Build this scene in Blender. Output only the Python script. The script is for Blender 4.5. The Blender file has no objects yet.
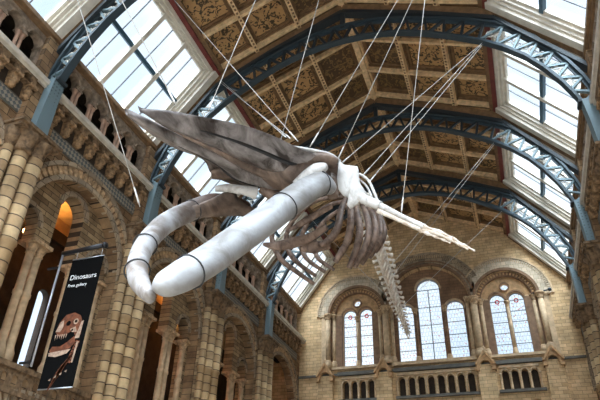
import bpy, math, random
from mathutils import Vector, Matrix
from mathutils.geometry import delaunay_2d_cdt
random.seed(7)
PI = math.pi
C = bpy.context.scene.collection

# ------------------------------------------------------------------ materials
def new_mat(name):
    m = bpy.data.materials.new(name); m.use_nodes = True
    nt = m.node_tree; b = nt.nodes['Principled BSDF']
    return m, nt, b

def plain(name, col, rough=.7, metal=0.0, var=0.0, vscale=3.0, spec=.4, bump=0.0):
    m, nt, b = new_mat(name)
    b.inputs['Base Color'].default_value = (*col, 1); b.inputs['Roughness'].default_value = rough
    b.inputs['Metallic'].default_value = metal; b.inputs['Specular IOR Level'].default_value = spec
    if var or bump:
        g = nt.nodes.new('ShaderNodeNewGeometry'); n = nt.nodes.new('ShaderNodeTexNoise')
        n.inputs['Scale'].default_value = vscale; n.inputs['Detail'].default_value = 5
        nt.links.new(g.outputs['Position'], n.inputs['Vector'])
        r = nt.nodes.new('ShaderNodeValToRGB')
        r.color_ramp.elements[0].position = .3; r.color_ramp.elements[1].position = .7
        r.color_ramp.elements[0].color = (*[c*(1-var) for c in col], 1)
        r.color_ramp.elements[1].color = (*[min(1, c*(1+var)) for c in col], 1)
        nt.links.new(n.outputs['Fac'], r.inputs[0]); nt.links.new(r.outputs[0], b.inputs['Base Color'])
        if bump:
            bp = nt.nodes.new('ShaderNodeBump'); bp.inputs['Strength'].default_value = bump; bp.inputs['Distance'].default_value = .05
            nt.links.new(n.outputs['Fac'], bp.inputs['Height']); nt.links.new(bp.outputs[0], b.inputs['Normal'])
    return m

def brick(name, c1, c2, mortar, plane, w=.55, h=.26, var=.5, msize=.012, rough=.85):
    """coursed stone; plane is the pair of world axes the courses lie in"""
    m, nt, b = new_mat(name); L = nt.links.new
    b.inputs['Roughness'].default_value = rough; b.inputs['Specular IOR Level'].default_value = .25
    g = nt.nodes.new('ShaderNodeNewGeometry'); s = nt.nodes.new('ShaderNodeSeparateXYZ'); L(g.outputs['Position'], s.inputs[0])
    cb = nt.nodes.new('ShaderNodeCombineXYZ')
    if plane == 'mix':
        a = nt.nodes.new('ShaderNodeMath'); a.operation = 'ADD'; L(s.outputs['X'], a.inputs[0]); L(s.outputs['Y'], a.inputs[1])
        L(a.outputs[0], cb.inputs['X'])
    else:
        L(s.outputs[plane[0].upper()], cb.inputs['X'])
    L(s.outputs['Z'], cb.inputs['Y'])
    t = nt.nodes.new('ShaderNodeTexBrick'); L(cb.outputs[0], t.inputs['Vector'])
    t.inputs['Color1'].default_value = (*c1, 1); t.inputs['Color2'].default_value = (*c2, 1); t.inputs['Mortar'].default_value = (*mortar, 1)
    t.inputs['Scale'].default_value = 1; t.inputs['Brick Width'].default_value = w; t.inputs['Row Height'].default_value = h
    t.inputs['Mortar Size'].default_value = msize; t.inputs['Bias'].default_value = -.1; t.inputs['Mortar Smooth'].default_value = .3
    n = nt.nodes.new('ShaderNodeTexNoise'); n.inputs['Scale'].default_value = 1.3; n.inputs['Detail'].default_value = 8; n.inputs['Roughness'].default_value = .65
    L(g.outputs['Position'], n.inputs['Vector'])
    r = nt.nodes.new('ShaderNodeValToRGB'); r.color_ramp.elements[0].position = .3; r.color_ramp.elements[1].position = .72
    r.color_ramp.elements[0].color = (1-var, 1-var, 1-var, 1); r.color_ramp.elements[1].color = (1+var*.5, 1+var*.5, 1+var*.5, 1)
    L(n.outputs['Fac'], r.inputs[0])
    mx = nt.nodes.new('ShaderNodeMix'); mx.data_type = 'RGBA'; mx.blend_type = 'MULTIPLY'; mx.inputs['Factor'].default_value = 1
    L(t.outputs['Color'], mx.inputs['A']); L(r.outputs[0], mx.inputs['B']); L(mx.outputs['Result'], b.inputs['Base Color'])
    bp = nt.nodes.new('ShaderNodeBump'); bp.inputs['Strength'].default_value = .5; bp.inputs['Distance'].default_value = .03; bp.invert = True
    L(t.outputs['Fac'], bp.inputs['Height']); L(bp.outputs[0], b.inputs['Normal'])
    return m

def panel_mat(name, base, base2, leaf, sc):
    """painted ceiling panel: gilt ground with leafy sprays"""
    m, nt, b = new_mat(name); L = nt.links.new
    b.inputs['Roughness'].default_value = .6
    g = nt.nodes.new('ShaderNodeNewGeometry')
    wn = nt.nodes.new('ShaderNodeTexNoise'); wn.inputs['Scale'].default_value = 2.2; L(g.outputs['Position'], wn.inputs['Vector'])
    ad = nt.nodes.new('ShaderNodeMix'); ad.data_type = 'RGBA'; ad.blend_type = 'LINEAR_LIGHT'; ad.inputs['Factor'].default_value = .5
    L(g.outputs['Position'], ad.inputs['A']); L(wn.outputs['Color'], ad.inputs['B'])
    v = nt.nodes.new('ShaderNodeTexVoronoi'); v.inputs['Scale'].default_value = sc; L(ad.outputs['Result'], v.inputs['Vector'])
    r = nt.nodes.new('ShaderNodeValToRGB'); r.color_ramp.elements[0].position = .30; r.color_ramp.elements[1].position = .40
    r.color_ramp.elements[0].color = (1, 1, 1, 1); r.color_ramp.elements[1].color = (0, 0, 0, 1); L(v.outputs['Distance'], r.inputs[0])
    ve = nt.nodes.new('ShaderNodeTexVoronoi'); ve.feature = 'DISTANCE_TO_EDGE'; ve.inputs['Scale'].default_value = 1.1; L(ad.outputs['Result'], ve.inputs['Vector'])
    r2 = nt.nodes.new('ShaderNodeValToRGB'); r2.color_ramp.elements[0].position = .02; r2.color_ramp.elements[1].position = .05
    r2.color_ramp.elements[0].color = (1, 1, 1, 1); r2.color_ramp.elements[1].color = (0, 0, 0, 1); L(ve.outputs['Distance'], r2.inputs[0])
    mxm = nt.nodes.new('ShaderNodeMath'); mxm.operation = 'MAXIMUM'; L(r.outputs[0], mxm.inputs[0]); L(r2.outputs[0], mxm.inputs[1])
    n = nt.nodes.new('ShaderNodeTexNoise'); n.inputs['Scale'].default_value = 3.5; n.inputs['Detail'].default_value = 6; L(g.outputs['Position'], n.inputs['Vector'])
    m1 = nt.nodes.new('ShaderNodeMix'); m1.data_type = 'RGBA'; m1.inputs['A'].default_value = (*base, 1); m1.inputs['B'].default_value = (*base2, 1); L(n.outputs['Fac'], m1.inputs['Factor'])
    m2 = nt.nodes.new('ShaderNodeMix'); m2.data_type = 'RGBA'; m2.inputs['B'].default_value = (*leaf, 1); L(m1.outputs['Result'], m2.inputs['A']); L(mxm.outputs[0], m2.inputs['Factor'])
    L(m2.outputs['Result'], b.inputs['Base Color'])
    return m

def bone(name, light, dark, lo, hi, sc=1.4, rough=.5):
    m, nt, b = new_mat(name); L = nt.links.new
    b.inputs['Roughness'].default_value = rough; b.inputs['Specular IOR Level'].default_value = .4
    g = nt.nodes.new('ShaderNodeNewGeometry')
    mp = nt.nodes.new('ShaderNodeMapping'); mp.inputs['Scale'].default_value = (1.6, .7, 1.2); L(g.outputs['Position'], mp.inputs['Vector'])
    n = nt.nodes.new('ShaderNodeTexNoise'); n.inputs['Scale'].default_value = sc; n.inputs['Detail'].default_value = 9; n.inputs['Roughness'].default_value = .62
    n.inputs['Distortion'].default_value = .6
    L(mp.outputs[0], n.inputs['Vector'])
    r = nt.nodes.new('ShaderNodeValToRGB'); r.color_ramp.elements[0].position = lo; r.color_ramp.elements[1].position = hi
    r.color_ramp.elements[0].color = (*dark, 1); r.color_ramp.elements[1].color = (*light, 1)
    L(n.outputs['Fac'], r.inputs[0]); L(r.outputs[0], b.inputs['Base Color'])
    bp = nt.nodes.new('ShaderNodeBump'); bp.inputs['Strength'].default_value = .5; bp.inputs['Distance'].default_value = .04
    L(n.outputs['Fac'], bp.inputs['Height']); L(bp.outputs[0], b.inputs['Normal'])
    return m

def glass(name, tint=(1, 1, 1), stained=False, clear=.93):
    """clear or leaded glass: mostly transparent with a faint gloss"""
    m = bpy.data.materials.new(name); m.use_nodes = True; nt = m.node_tree; L = nt.links.new
    nt.nodes.remove(nt.nodes['Principled BSDF']); out = nt.nodes['Material Output']
    t = nt.nodes.new('ShaderNodeBsdfTransparent'); t.inputs[0].default_value = (*tint, 1)
    gl = nt.nodes.new('ShaderNodeBsdfGlossy'); gl.inputs['Roughness'].default_value = .15
    mx = nt.nodes.new('ShaderNodeMixShader'); mx.inputs[0].default_value = 1-clear
    L(t.outputs[0], mx.inputs[1]); L(gl.outputs[0], mx.inputs[2]); L(mx.outputs[0], out.inputs[0])
    if stained:
        g = nt.nodes.new('ShaderNodeNewGeometry')
        sx = nt.nodes.new('ShaderNodeSeparateXYZ'); L(g.outputs['Position'], sx.inputs[0])
        cb = nt.nodes.new('ShaderNodeCombineXYZ'); L(sx.outputs['X'], cb.inputs['X']); L(sx.outputs['Z'], cb.inputs['Y'])
        br = nt.nodes.new('ShaderNodeTexBrick'); L(cb.outputs[0], br.inputs['Vector'])
        br.inputs['Scale'].default_value = 1; br.inputs['Brick Width'].default_value = .2; br.inputs['Row Height'].default_value = .27; br.inputs['Mortar Size'].default_value = .008
        br.inputs['Color1'].default_value = (*tint, 1); br.inputs['Color2'].default_value = (tint[0]*.96, tint[1]*.95, tint[2]*.97, 1); br.inputs['Mortar'].default_value = (.62, .7, .74, 1)
        v = nt.nodes.new('ShaderNodeTexVoronoi'); v.inputs['Scale'].default_value = 4.6; L(cb.outputs[0], v.inputs['Vector'])
        r = nt.nodes.new('ShaderNodeValToRGB'); r.color_ramp.elements[0].position = .14; r.color_ramp.elements[1].position = .24
        r.color_ramp.elements[0].color = (.93, .72, .7, 1); r.color_ramp.elements[1].color = (1, 1, 1, 1); L(v.outputs['Distance'], r.inputs[0])
        mm = nt.nodes.new('ShaderNodeMix'); mm.data_type = 'RGBA'; mm.blend_type = 'MULTIPLY'; mm.inputs['Factor'].default_value = 1
        L(br.outputs['Color'], mm.inputs['A']); L(r.outputs[0], mm.inputs['B']); L(mm.outputs['Result'], t.inputs[0])
    return m

def emit(name, col, s):
    m = bpy.data.materials.new(name); m.use_nodes = True; nt = m.node_tree
    nt.nodes.remove(nt.nodes['Principled BSDF']); e = nt.nodes.new('ShaderNodeEmission')
    e.inputs[0].default_value = (*col, 1); e.inputs[1].default_value = s; nt.links.new(e.outputs[0], nt.nodes['Material Output'].inputs[0])
    return m

def rivet_steel(name, col):
    m, nt, b = new_mat(name); L = nt.links.new
    b.inputs['Roughness'].default_value = .45; b.inputs['Metallic'].default_value = .2
    g = nt.nodes.new('ShaderNodeNewGeometry'); v = nt.nodes.new('ShaderNodeTexVoronoi'); v.inputs['Scale'].default_value = 7; v.inputs['Randomness'].default_value = .15
    L(g.outputs['Position'], v.inputs['Vector'])
    r = nt.nodes.new('ShaderNodeValToRGB'); r.color_ramp.elements[0].position = .2; r.color_ramp.elements[1].position = .28
    r.color_ramp.elements[0].color = (*[c*.55 for c in col], 1); r.color_ramp.elements[1].color = (*col, 1)
    L(v.outputs['Distance'], r.inputs[0]); L(r.outputs[0], b.inputs['Base Color'])
    return m

M = {}
M['wall'] = brick('buff_stone_side', (.38, .24, .125), (.18, .10, .05), (.05, .032, .02), 'yz', .62, .27, .55)  # buff stone darkened, the dimmer light of the side walls in its colour
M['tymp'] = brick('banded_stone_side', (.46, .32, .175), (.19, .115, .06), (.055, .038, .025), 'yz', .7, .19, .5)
M['wallb'] = brick('buff_stone_back', (.78, .555, .31), (.60, .40, .205), (.36, .23, .12), 'xz', .5, .21, .35)  # same buff stone made paler, daylight on the far wall in its colour
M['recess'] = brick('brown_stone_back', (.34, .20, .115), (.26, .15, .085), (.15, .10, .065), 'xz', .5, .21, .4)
M['vous'] = brick('grey_buff_voussoir', (.46, .345, .225), (.27, .21, .15), (.11, .08, .055), 'mix', .4, .3, .4)
M['vousw'] = brick('pale_voussoir', (.70, .57, .41), (.54, .45, .33), (.34, .27, .18), 'mix', .3, .3, .3)
M['shaft'] = brick('banded_shaft', (.60, .42, .225), (.26, .15, .07), (.10, .065, .04), 'mix', 90, .36, .45, .022)
M['shaftb'] = plain('buff_shaft', (.56, .40, .24), .7, var=.25, vscale=4)
M['col'] = plain('pink_colonnette', (.46, .29, .2), .6, var=.3, vscale=4)
M['carve'] = plain('carved_terracotta', (.17, .105, .055), .85, var=.6, vscale=7, bump=1.0)
M['corb'] = plain('brown_corbel_stone', (.28, .17, .085), .9, var=.6, vscale=8, bump=.8)
M['hood'] = plain('orange_terracotta', (.50, .30, .145), .8, var=.3, vscale=5)
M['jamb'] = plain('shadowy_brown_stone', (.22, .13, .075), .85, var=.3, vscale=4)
M['carvel'] = plain('carved_buff', (.48, .32, .18), .85, var=.45, vscale=8, bump=.8)
M['diaper'] = None
M['band'] = plain('blue_grey_band', (.19, .20, .19), .8, var=.35, vscale=5)
M['ledge'] = plain('pale_stone_ledge', (.52, .46, .38), .7, var=.2)
M['arcade'] = plain('arcade_stone', (.25, .185, .13), .85, var=.5, vscale=5, bump=.4)
M['string'] = plain('grey_string', (.13, .12, .10), .8, var=.25)
M['dark'] = plain('dark_interior', (.045, .032, .022), .9, var=.3)  # near-black colour holds the shade of the unlit rooms and passages
M['galc'] = plain('gallery_plaster', (.55, .36, .17), .9, var=.15)
M['tan'] = plain('gilt_timber', (.74, .52, .29), .6, var=.28, vscale=5)
M['tand'] = plain('brown_timber', (.20, .115, .055), .65, var=.3, vscale=5)
M['red'] = plain('red_trim', (.16, .035, .028), .6, var=.2)
M['cream'] = plain('cream_frame', (.66, .61, .52), .55, var=.12)
M['bar'] = plain('glazing_bar', (.12, .13, .145), .5)
M['purl'] = plain('blue_purlin', (.05, .11, .16), .45)
M['steel'] = rivet_steel('blue_grey_steel', (.17, .24, .265))
M['chord'] = plain('shaded_blue_grey_steel', (.042, .062, .075), .45, .2)  # blue-grey steel darkened, the backlit shade of the crown in its colour
M['steeld'] = plain('dark_steel', (.028, .036, .041), .5, .2)
M['scroll'] = plain('pale_scroll', (.62, .6, .54), .5)
M['panelA'] = panel_mat('leaf_panel', (.62, .38, .16), (.36, .20, .085), (.055, .036, .016), 5.0)
M['panelB'] = panel_mat('dark_leaf_panel', (.12, .065, .03), (.07, .042, .022), (.27, .165, .06), 4.5)
M['pale'] = bone('pale_bone', (.37, .375, .385), (.21, .20, .19), .36, .62, 1.2, .42)
M['white'] = bone('white_bone', (.60, .59, .57), (.34, .31, .28), .32, .5, 2.2)
M['mott'] = bone('mottled_skull_bone', (.26, .19, .15), (.06, .04, .03), .36, .66, 1.7, .38)
M['mottp'] = bone('greyish_skull_bone', (.31, .28, .27), (.036, .026, .021), .38, .62, 1.5, .28)
def jaw_mat():
    m = bone('stained_jaw_bone', (.46, .46, .47), (.17, .14, .12), .38, .60, 1.2, .4); nt = m.node_tree; L = nt.links.new; b = nt.nodes['Principled BSDF']
    src = b.inputs['Base Color'].links[0].from_socket
    g = nt.nodes.new('ShaderNodeNewGeometry'); sp_ = nt.nodes.new('ShaderNodeSeparateXYZ'); L(g.outputs['Position'], sp_.inputs[0])
    mr_ = nt.nodes.new('ShaderNodeMapRange'); mr_.inputs['From Min'].default_value = 8.9; mr_.inputs['From Max'].default_value = 10.0; L(sp_.outputs['Y'], mr_.inputs['Value'])
    n = nt.nodes.new('ShaderNodeTexNoise'); n.inputs['Scale'].default_value = 3; L(g.outputs['Position'], n.inputs['Vector'])
    r = nt.nodes.new('ShaderNodeValToRGB'); r.color_ramp.elements[0].color = (.06, .035, .025, 1); r.color_ramp.elements[1].color = (.2, .13, .1, 1); L(n.outputs['Fac'], r.inputs[0])
    mx = nt.nodes.new('ShaderNodeMix'); mx.data_type = 'RGBA'; L(mr_.outputs[0], mx.inputs['Factor']); L(src, mx.inputs['A']); L(r.outputs[0], mx.inputs['B']); L(mx.outputs['Result'], b.inputs['Base Color'])
    return m
M['jaw'] = jaw_mat()
M['brown'] = bone('brown_bone', (.24, .165, .125), (.07, .042, .03), .36, .62, 3.5)
M['vert'] = bone('vertebra_bone', (.80, .74, .65), (.50, .38, .28), .36, .6, 4)
M['strap'] = plain('dark_strap', (.05, .05, .052), .4, .6)
M['cable'] = plain('steel_cable', (.55, .53, .5), .5, .2)
M['black'] = plain('black_cloth', (.005, .005, .005), .95, spec=.03)
M['pole'] = plain('black_pole', (.03, .03, .033), .35, .5)
M['alum'] = plain('aluminium_pole', (.45, .47, .5), .35, .7)
M['print'] = plain('white_lettering', (.8, .8, .8), .8)
M['rust'] = plain('rust_print', (.13, .04, .016), .85, var=.5, vscale=9)
M['bonep'] = plain('bone_print', (.36, .25, .18), .85, var=.4, vscale=12)
M['floor'] = plain('stone_floor', (.42, .36, .29), .5, var=.25, vscale=.8)
M['roofext'] = plain('roof_slate', (.1, .1, .11), .8)
M['pane'] = glass('skylight_glass', (.97, .99, 1))
M['lead'] = glass('leaded_glass', (.97, .98, .98), True)
M['redglass'] = glass('red_glass', (.8, .12, .08))
M['lamp'] = emit('warm_lamp', (1, .52, .16), 14)
# diaper band: small dark and pale lozenges
def diaper():
    m, nt, b = new_mat('diaper_band'); L = nt.links.new
    g = nt.nodes.new('ShaderNodeNewGeometry'); s = nt.nodes.new('ShaderNodeSeparateXYZ'); L(g.outputs['Position'], s.inputs[0])
    p = nt.nodes.new('ShaderNodeMath'); p.operation = 'ADD'; L(s.outputs['Y'], p.inputs[0]); L(s.outputs['Z'], p.inputs[1])
    q = nt.nodes.new('ShaderNodeMath'); q.operation = 'SUBTRACT'; L(s.outputs['Y'], q.inputs[0]); L(s.outputs['Z'], q.inputs[1])
    c = nt.nodes.new('ShaderNodeCombineXYZ'); L(p.outputs[0], c.inputs['X']); L(q.outputs[0], c.inputs['Y'])
    k = nt.nodes.new('ShaderNodeTexChecker'); k.inputs['Scale'].default_value = 6; L(c.outputs[0], k.inputs['Vector'])
    k.inputs['Color1'].default_value = (.10, .11, .11, 1); k.inputs['Color2'].default_value = (.30, .26, .2, 1)
    L(k.outputs['Color'], b.inputs['Base Color']); b.inputs['Roughness'].default_value = .85
    return m
M['diaper'] = diaper()

# ------------------------------------------------------------------ mesh builder
class MB:
    def __init__(s): s.v = []; s.f = []; s.sm = []
    def add(s, vs, fs, smooth=False):
        o = len(s.v); s.v += [tuple(p) for p in vs]; s.f += [tuple(i+o for i in f) for f in fs]; s.sm += [smooth]*len(fs); return s
    def box(s, x0, x1, y0, y1, z0, z1):
        return s.add([(x, y, z) for x in (x0, x1) for y in (y0, y1) for z in (z0, z1)],
                     [(0, 1, 3, 2), (4, 6, 7, 5), (0, 4, 5, 1), (2, 3, 7, 6), (0, 2, 6, 4), (1, 5, 7, 3)])
    def obox(s, c, a, b, d):
        c, a, b, d = map(Vector, (c, a, b, d))
        return s.add([c+i*a+j*b+k*d for i in (-1, 1) for j in (-1, 1) for k in (-1, 1)],
                     [(0, 1, 3, 2), (4, 6, 7, 5), (0, 4, 5, 1), (2, 3, 7, 6), (0, 2, 6, 4), (1, 5, 7, 3)])
    def bar(s, p, q, w, t, up=(0, 1, 0)):
        """rectangular bar from p to q; t along 'up', w across"""
        p, q, up = Vector(p), Vector(q), Vector(up)
        ax = (q-p)/2; d = ax.normalized(); sd = d.cross(up).normalized(); u2 = sd.cross(d).normalized()
        return s.obox((p+q)/2, ax, sd*w/2, u2*t/2)
    def tube(s, pts, rad, n=10, closed=False, ref=None, rb=None, caps=True):
        """swept tube; ref gives the direction of the rad axis, rb the radius across it"""
        P = [Vector(p) for p in pts]; k = len(P)
        R = list(rad) if hasattr(rad, '__len__') else [rad]*k
        RB = R if rb is None else (list(rb) if hasattr(rb, '__len__') else [rb]*k)
        vs = []; up = None
        for i in range(k):
            a = P[(i-1) % k] if (closed or i) else P[0]; b = P[(i+1) % k] if (closed or i < k-1) else P[-1]
            d = (b-a).normalized()
            if ref is not None: u = Vector(ref)
            elif up is None: u = Vector((0, 0, 1)) if abs(d.z) < .9 else Vector((1, 0, 0))
            else: u = up
            u = u-d*u.dot(d)
            if u.length < 1e-5: u = d.orthogonal()
            u.normalize(); up = u; w = d.cross(u)
            for j in range(n):
                t = 2*PI*j/n; vs.append(P[i]+u*math.cos(t)*R[i]+w*math.sin(t)*RB[i])
        fs = []
        for i in range(k if closed else k-1):
            for j in range(n):
                a = i*n+j; b = i*n+(j+1) % n; c = ((i+1) % k)*n+(j+1) % n; d = ((i+1) % k)*n+j
                fs.append((a, b, c, d))
        if caps and not closed: fs += [tuple(range(n))[::-1], tuple(range((k-1)*n, k*n))]
        return s.add(vs, fs, True)
    def lathe(s, cx, cy, prof, n=14, smooth=True):
        vs = []; k = len(prof)
        for r, z in prof:
            for j in range(n):
                t = 2*PI*j/n; vs.append((cx+r*math.cos(t), cy+r*math.sin(t), z))
        fs = [(i*n+j, i*n+(j+1) % n, (i+1)*n+(j+1) % n, (i+1)*n+j) for i in range(k-1) for j in range(n)]
        fs += [tuple(range(n))[::-1], tuple(range((k-1)*n, k*n))]
        return s.add(vs, fs, smooth)
    def plate(s, outer, holes, mp, d0, d1):
        loops = [outer]+holes; pts = []; ed = []
        for lp in loops:
            o = len(pts); pts += [Vector(p) for p in lp]; ed += [(o+i, o+(i+1) % len(lp)) for i in range(len(lp))]
        V, E_, F, *_ = delaunay_2d_cdt(pts, ed, [], 1, 1e-5)
        def inside(lp, x, y):
            c = False
            for i in range(len(lp)):
                (x0, y0), (x1, y1) = lp[i-1], lp[i]
                if (y0 > y) != (y1 > y) and x < (x1-x0)*(y-y0)/(y1-y0)+x0: c = not c
            return c
        keep = []
        for f in F:
            x = sum(V[i].x for i in f)/len(f); y = sum(V[i].y for i in f)/len(f)
            if inside(outer, x, y) and not any(inside(h, x, y) for h in holes): keep.append(f)
        F = keep
        n = len(V); vs = [mp(p.x, p.y, d0) for p in V]+[mp(p.x, p.y, d1) for p in V]
        fs = [tuple(f) for f in F]+[tuple(i+n for i in reversed(f)) for f in F]
        cnt = {}
        for f in F:
            for i in range(len(f)):
                a, b = f[i], f[(i+1) % len(f)]; cnt.setdefault((min(a, b), max(a, b)), []).append((a, b))
        for e in cnt.values():
            if len(e) == 1: a, b = e[0]; fs.append((b, a, a+n, b+n))
        return s.add(vs, fs)
    def band(s, uc, vc, r0, r1, mp, d0, d1, n=28, a0=0.0, a1=PI):
        vs = []
        for i in range(n+1):
            t = a0+(a1-a0)*i/n; c, q = math.cos(t), math.sin(t)
            for r, d in ((r0, d0), (r1, d0), (r1, d1), (r0, d1)): vs.append(mp(uc+r*c, vc+r*q, d))
        fs = [(i*4+j, i*4+(j+1) % 4, i*4+4+(j+1) % 4, i*4+4+j) for i in range(n) for j in range(4)]
        fs += [(0, 1, 2, 3), tuple(n*4+j for j in (3, 2, 1, 0))]
        return s.add(vs, fs)
    def teeth(s, uc, vc, r0, r1, mp, d0, d1, n, fill=.6, a0=0.0, a1=PI):
        for i in range(n):
            t0 = a0+(a1-a0)*(i+.5-fill/2)/n; t1 = a0+(a1-a0)*(i+.5+fill/2)/n
            s.band(uc, vc, r0, r1, mp, d0, d1, 1, t0, t1)
        return s
    def build(s, name, mat, root=None, origin=None):
        o0 = Vector(origin) if origin is not None else (root.location.copy() if root else Vector((0, 0, 0)))
        me = bpy.data.meshes.new(name); me.from_pydata([tuple(Vector(p)-o0) for p in s.v], [], s.f); me.validate()
        for p, q in zip(me.polygons, s.sm): p.use_smooth = q
        me.materials.append(mat)
        o = bpy.data.objects.new(name, me); C.objects.link(o)
        if root: o.parent = root
        else: o.location = o0
        return o

def arch(u, hw, z0, zs, n=14):
    return [(u-hw, z0), (u+hw, z0)]+[(u+hw*math.cos(PI*i/n), zs+hw*math.sin(PI*i/n)) for i in range(n+1)]
def circ(u, v, r, n=18): return [(u+r*math.cos(2*PI*i/n), v+r*math.sin(2*PI*i/n)) for i in range(n)]
def rect(u0, u1, v0, v1): return [(u0, v0), (u1, v0), (u1, v1), (u0, v1)]
def thing(name, label, cat, loc=(0, 0, 0), group=None):
    o = bpy.data.objects.new(name, None); C.objects.link(o); o.location = loc
    o['label'] = label; o['category'] = cat
    if group: o['group'] = group
    return o
def tag(o, label, cat, group=None):
    o['label'] = label; o['category'] = cat
    if group: o['group'] = group
    return o
def struct(o): o['kind'] = 'structure'; return o
def dup(root, loc, label=None, mirror=False):
    r = root.copy(); C.objects.link(r); r.location = loc
    if mirror: r.scale = (-r.scale.x, 1, 1)
    if label: r['label'] = label
    for ch in list(root.children):
        c = ch.copy(); C.objects.link(c); c.parent = r
        for g in list(ch.children):
            d = g.copy(); C.objects.link(d); d.parent = c
    return r
LM = lambda u, v, d: (-8.75-d, u, v)
XB = .24
BM = lambda u, v, d: (u+XB, 36+d, v)

P = [3.8, 10.2, 16.6, 23.1, 29.5, 36.0]                     # pier / truss stations along the hall
MID = [(a+b)/2 for a, b in zip(P, P[1:])]
NEAR = {0: 'nearest the camera', 1: 'beside the banner', 2: 'behind the banner', 3: 'third bay from the far wall', 4: 'next to the far wall'}
BAYN = {0: 'bay nearest the camera', 1: 'bay holding the banner', 2: 'bay beyond the banner', 3: 'fourth bay', 4: 'bay by far wall'}
SIDE = {-1: 'banner side wall', 1: 'wall facing the banner'}

# ------------------------------------------------------------------ setting
struct(MB().box(-16, 16, -6, 44, -.3, 0).build('floor', M['floor']))

# side walls: one pierced slab each, with the carved arches as children
w = MB(); holes = []
for c in MID:
    holes += [arch(c, 2.45, 6.4, 10.6, 20), arch(c, 2.2, .3, 3.1, 18)]
w.plate(rect(-2.6, 36, 0, 15.05), holes, LM, 0, .45)
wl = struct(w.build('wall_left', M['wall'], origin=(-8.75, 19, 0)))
def sub(mb, name, mat): return mb.build(name, mat, wl)
for i, c in enumerate(MID):
    a = MB(); a.band(c, 10.6, 2.45, 2.62, LM, -.1, .2, 30); a.band(c, 10.6, 2.95, 3.1, LM, -.14, .02, 30)
    sub(a, 'arch_moulding', M['vous'])
    a = MB(); a.teeth(c, 10.6, 2.64, 2.93, LM, -.07, .02, 34, .62); sub(a, 'arch_ornament', M['carvel'])
    if i < 4:
        hs = [(-2.3, 6.45), (2.3, 6.45)]
        hs += [(1.8+.5*math.cos(PI*k/12), 10.9+.5*math.sin(PI*k/12)) for k in range(13)]+[(1.3, 10.45), (.6, 10.45)]
        hs += [(.6*math.cos(PI*k/12), 12.2+.6*math.sin(PI*k/12)) for k in range(13)]+[(-.6, 10.45), (-1.3, 10.45)]
        hs += [(-1.8+.5*math.cos(PI*k/12), 10.9+.5*math.sin(PI*k/12)) for k in range(13)]
        t = MB(); t.plate(rect(c-2.7, c+2.7, 6.4, 13.2), [[(c+u, v) for u, v in hs]], LM, .46, .98); sub(t, 'tympanum', M['tymp'])
        a = MB(); a.band(c, 12.2, .6, .78, LM, .38, .5, 16)
        for s_ in (-1, 1): a.band(c+s_*1.8, 10.9, .5, .66, LM, .38, .5, 16)
        sub(a, 'window_arch', M['vous'])
        # balcony parapet with a row of small arches
        b = MB(); b.plate(rect(c-2.45, c+2.45, 5.75, 6.3), [arch(c-2.1+k*.42, .12, 5.85, 6.05, 6) for k in range(11)], LM, -.05, .1)
        sub(b, 'balcony_parapet', M['carve'])
        b = MB(); b.box(-8.95, -8.62, c-2.5, c+2.5, 6.3, 6.45); b.box(-8.95, -8.6, c-2.5, c+2.5, 5.62, 5.75); sub(b, 'balcony_rail', M['carve'])
    b = MB(); b.plate(rect(c-2.6, c+2.6, 13.62, 14.0), [], LM, -.05, .05); sub(b, 'diaper_band', M['diaper'])
    b = MB(); b.box(-8.85, -8.72, c-2.6, c+2.6, 13.55, 13.62); b.box(-8.85, -8.72, c-2.6, c+2.6, 14.0, 14.07); sub(b, 'band_edge', M['string'])
    b = MB(); b.band(c, 3.1, 2.2, 2.45, LM, -.1, .1, 24); b.teeth(c, 3.1, 2.5, 2.8, LM, -.06, .02, 30, .55); sub(b, 'lower_arch_moulding', M['vous'])
for y in P[:-1]:
    b = MB(); b.box(-8.8, -8.47, y-.62, y+.62, 12.92, 15.0); b.box(-9.2, -8.62, y-.6, y+.6, 15.15, 17.1); sub(b, 'pilaster', M['wall'])
# gallery rooms behind the arcade: floor, ceiling, outer wall
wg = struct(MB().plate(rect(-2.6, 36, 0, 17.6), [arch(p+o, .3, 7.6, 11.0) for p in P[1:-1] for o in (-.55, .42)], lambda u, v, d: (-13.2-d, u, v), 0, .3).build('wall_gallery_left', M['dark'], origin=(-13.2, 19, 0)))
def gl(mb, name, mat): return mb.build(name, mat, wg)
g = MB(); g.box(-13.2, -9.2, 2, 36, 5.4, 5.6); gl(g, 'gallery_floor', M['floor'])
g = MB(); g.box(-13.2, -9.2, 2, 36, 14.5, 14.7); gl(g, 'gallery_ceiling', M['galc'])
g = MB(); g.box(-13.2, -13.1, 2, 36, 13.9, 14.5); gl(g, 'gallery_lit_strip', M['galc'])  # pale strip, makes the upper wall look lit by its colour
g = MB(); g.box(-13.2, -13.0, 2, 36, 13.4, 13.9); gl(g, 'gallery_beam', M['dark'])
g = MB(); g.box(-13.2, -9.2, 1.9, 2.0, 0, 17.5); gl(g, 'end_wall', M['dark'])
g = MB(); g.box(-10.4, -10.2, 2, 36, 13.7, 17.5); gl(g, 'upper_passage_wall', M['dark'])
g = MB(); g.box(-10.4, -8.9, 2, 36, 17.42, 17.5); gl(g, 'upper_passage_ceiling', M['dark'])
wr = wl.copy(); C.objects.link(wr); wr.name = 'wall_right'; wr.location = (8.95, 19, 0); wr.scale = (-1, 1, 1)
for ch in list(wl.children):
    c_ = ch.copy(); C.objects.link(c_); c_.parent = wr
wq = wg.copy(); C.objects.link(wq); wq.name = 'wall_gallery_right'; wq.location = (13.4, 19, 0); wq.scale = (-1, 1, 1)
for ch in list(wg.children):
    c_ = ch.copy(); C.objects.link(c_); c_.parent = wq
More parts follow.
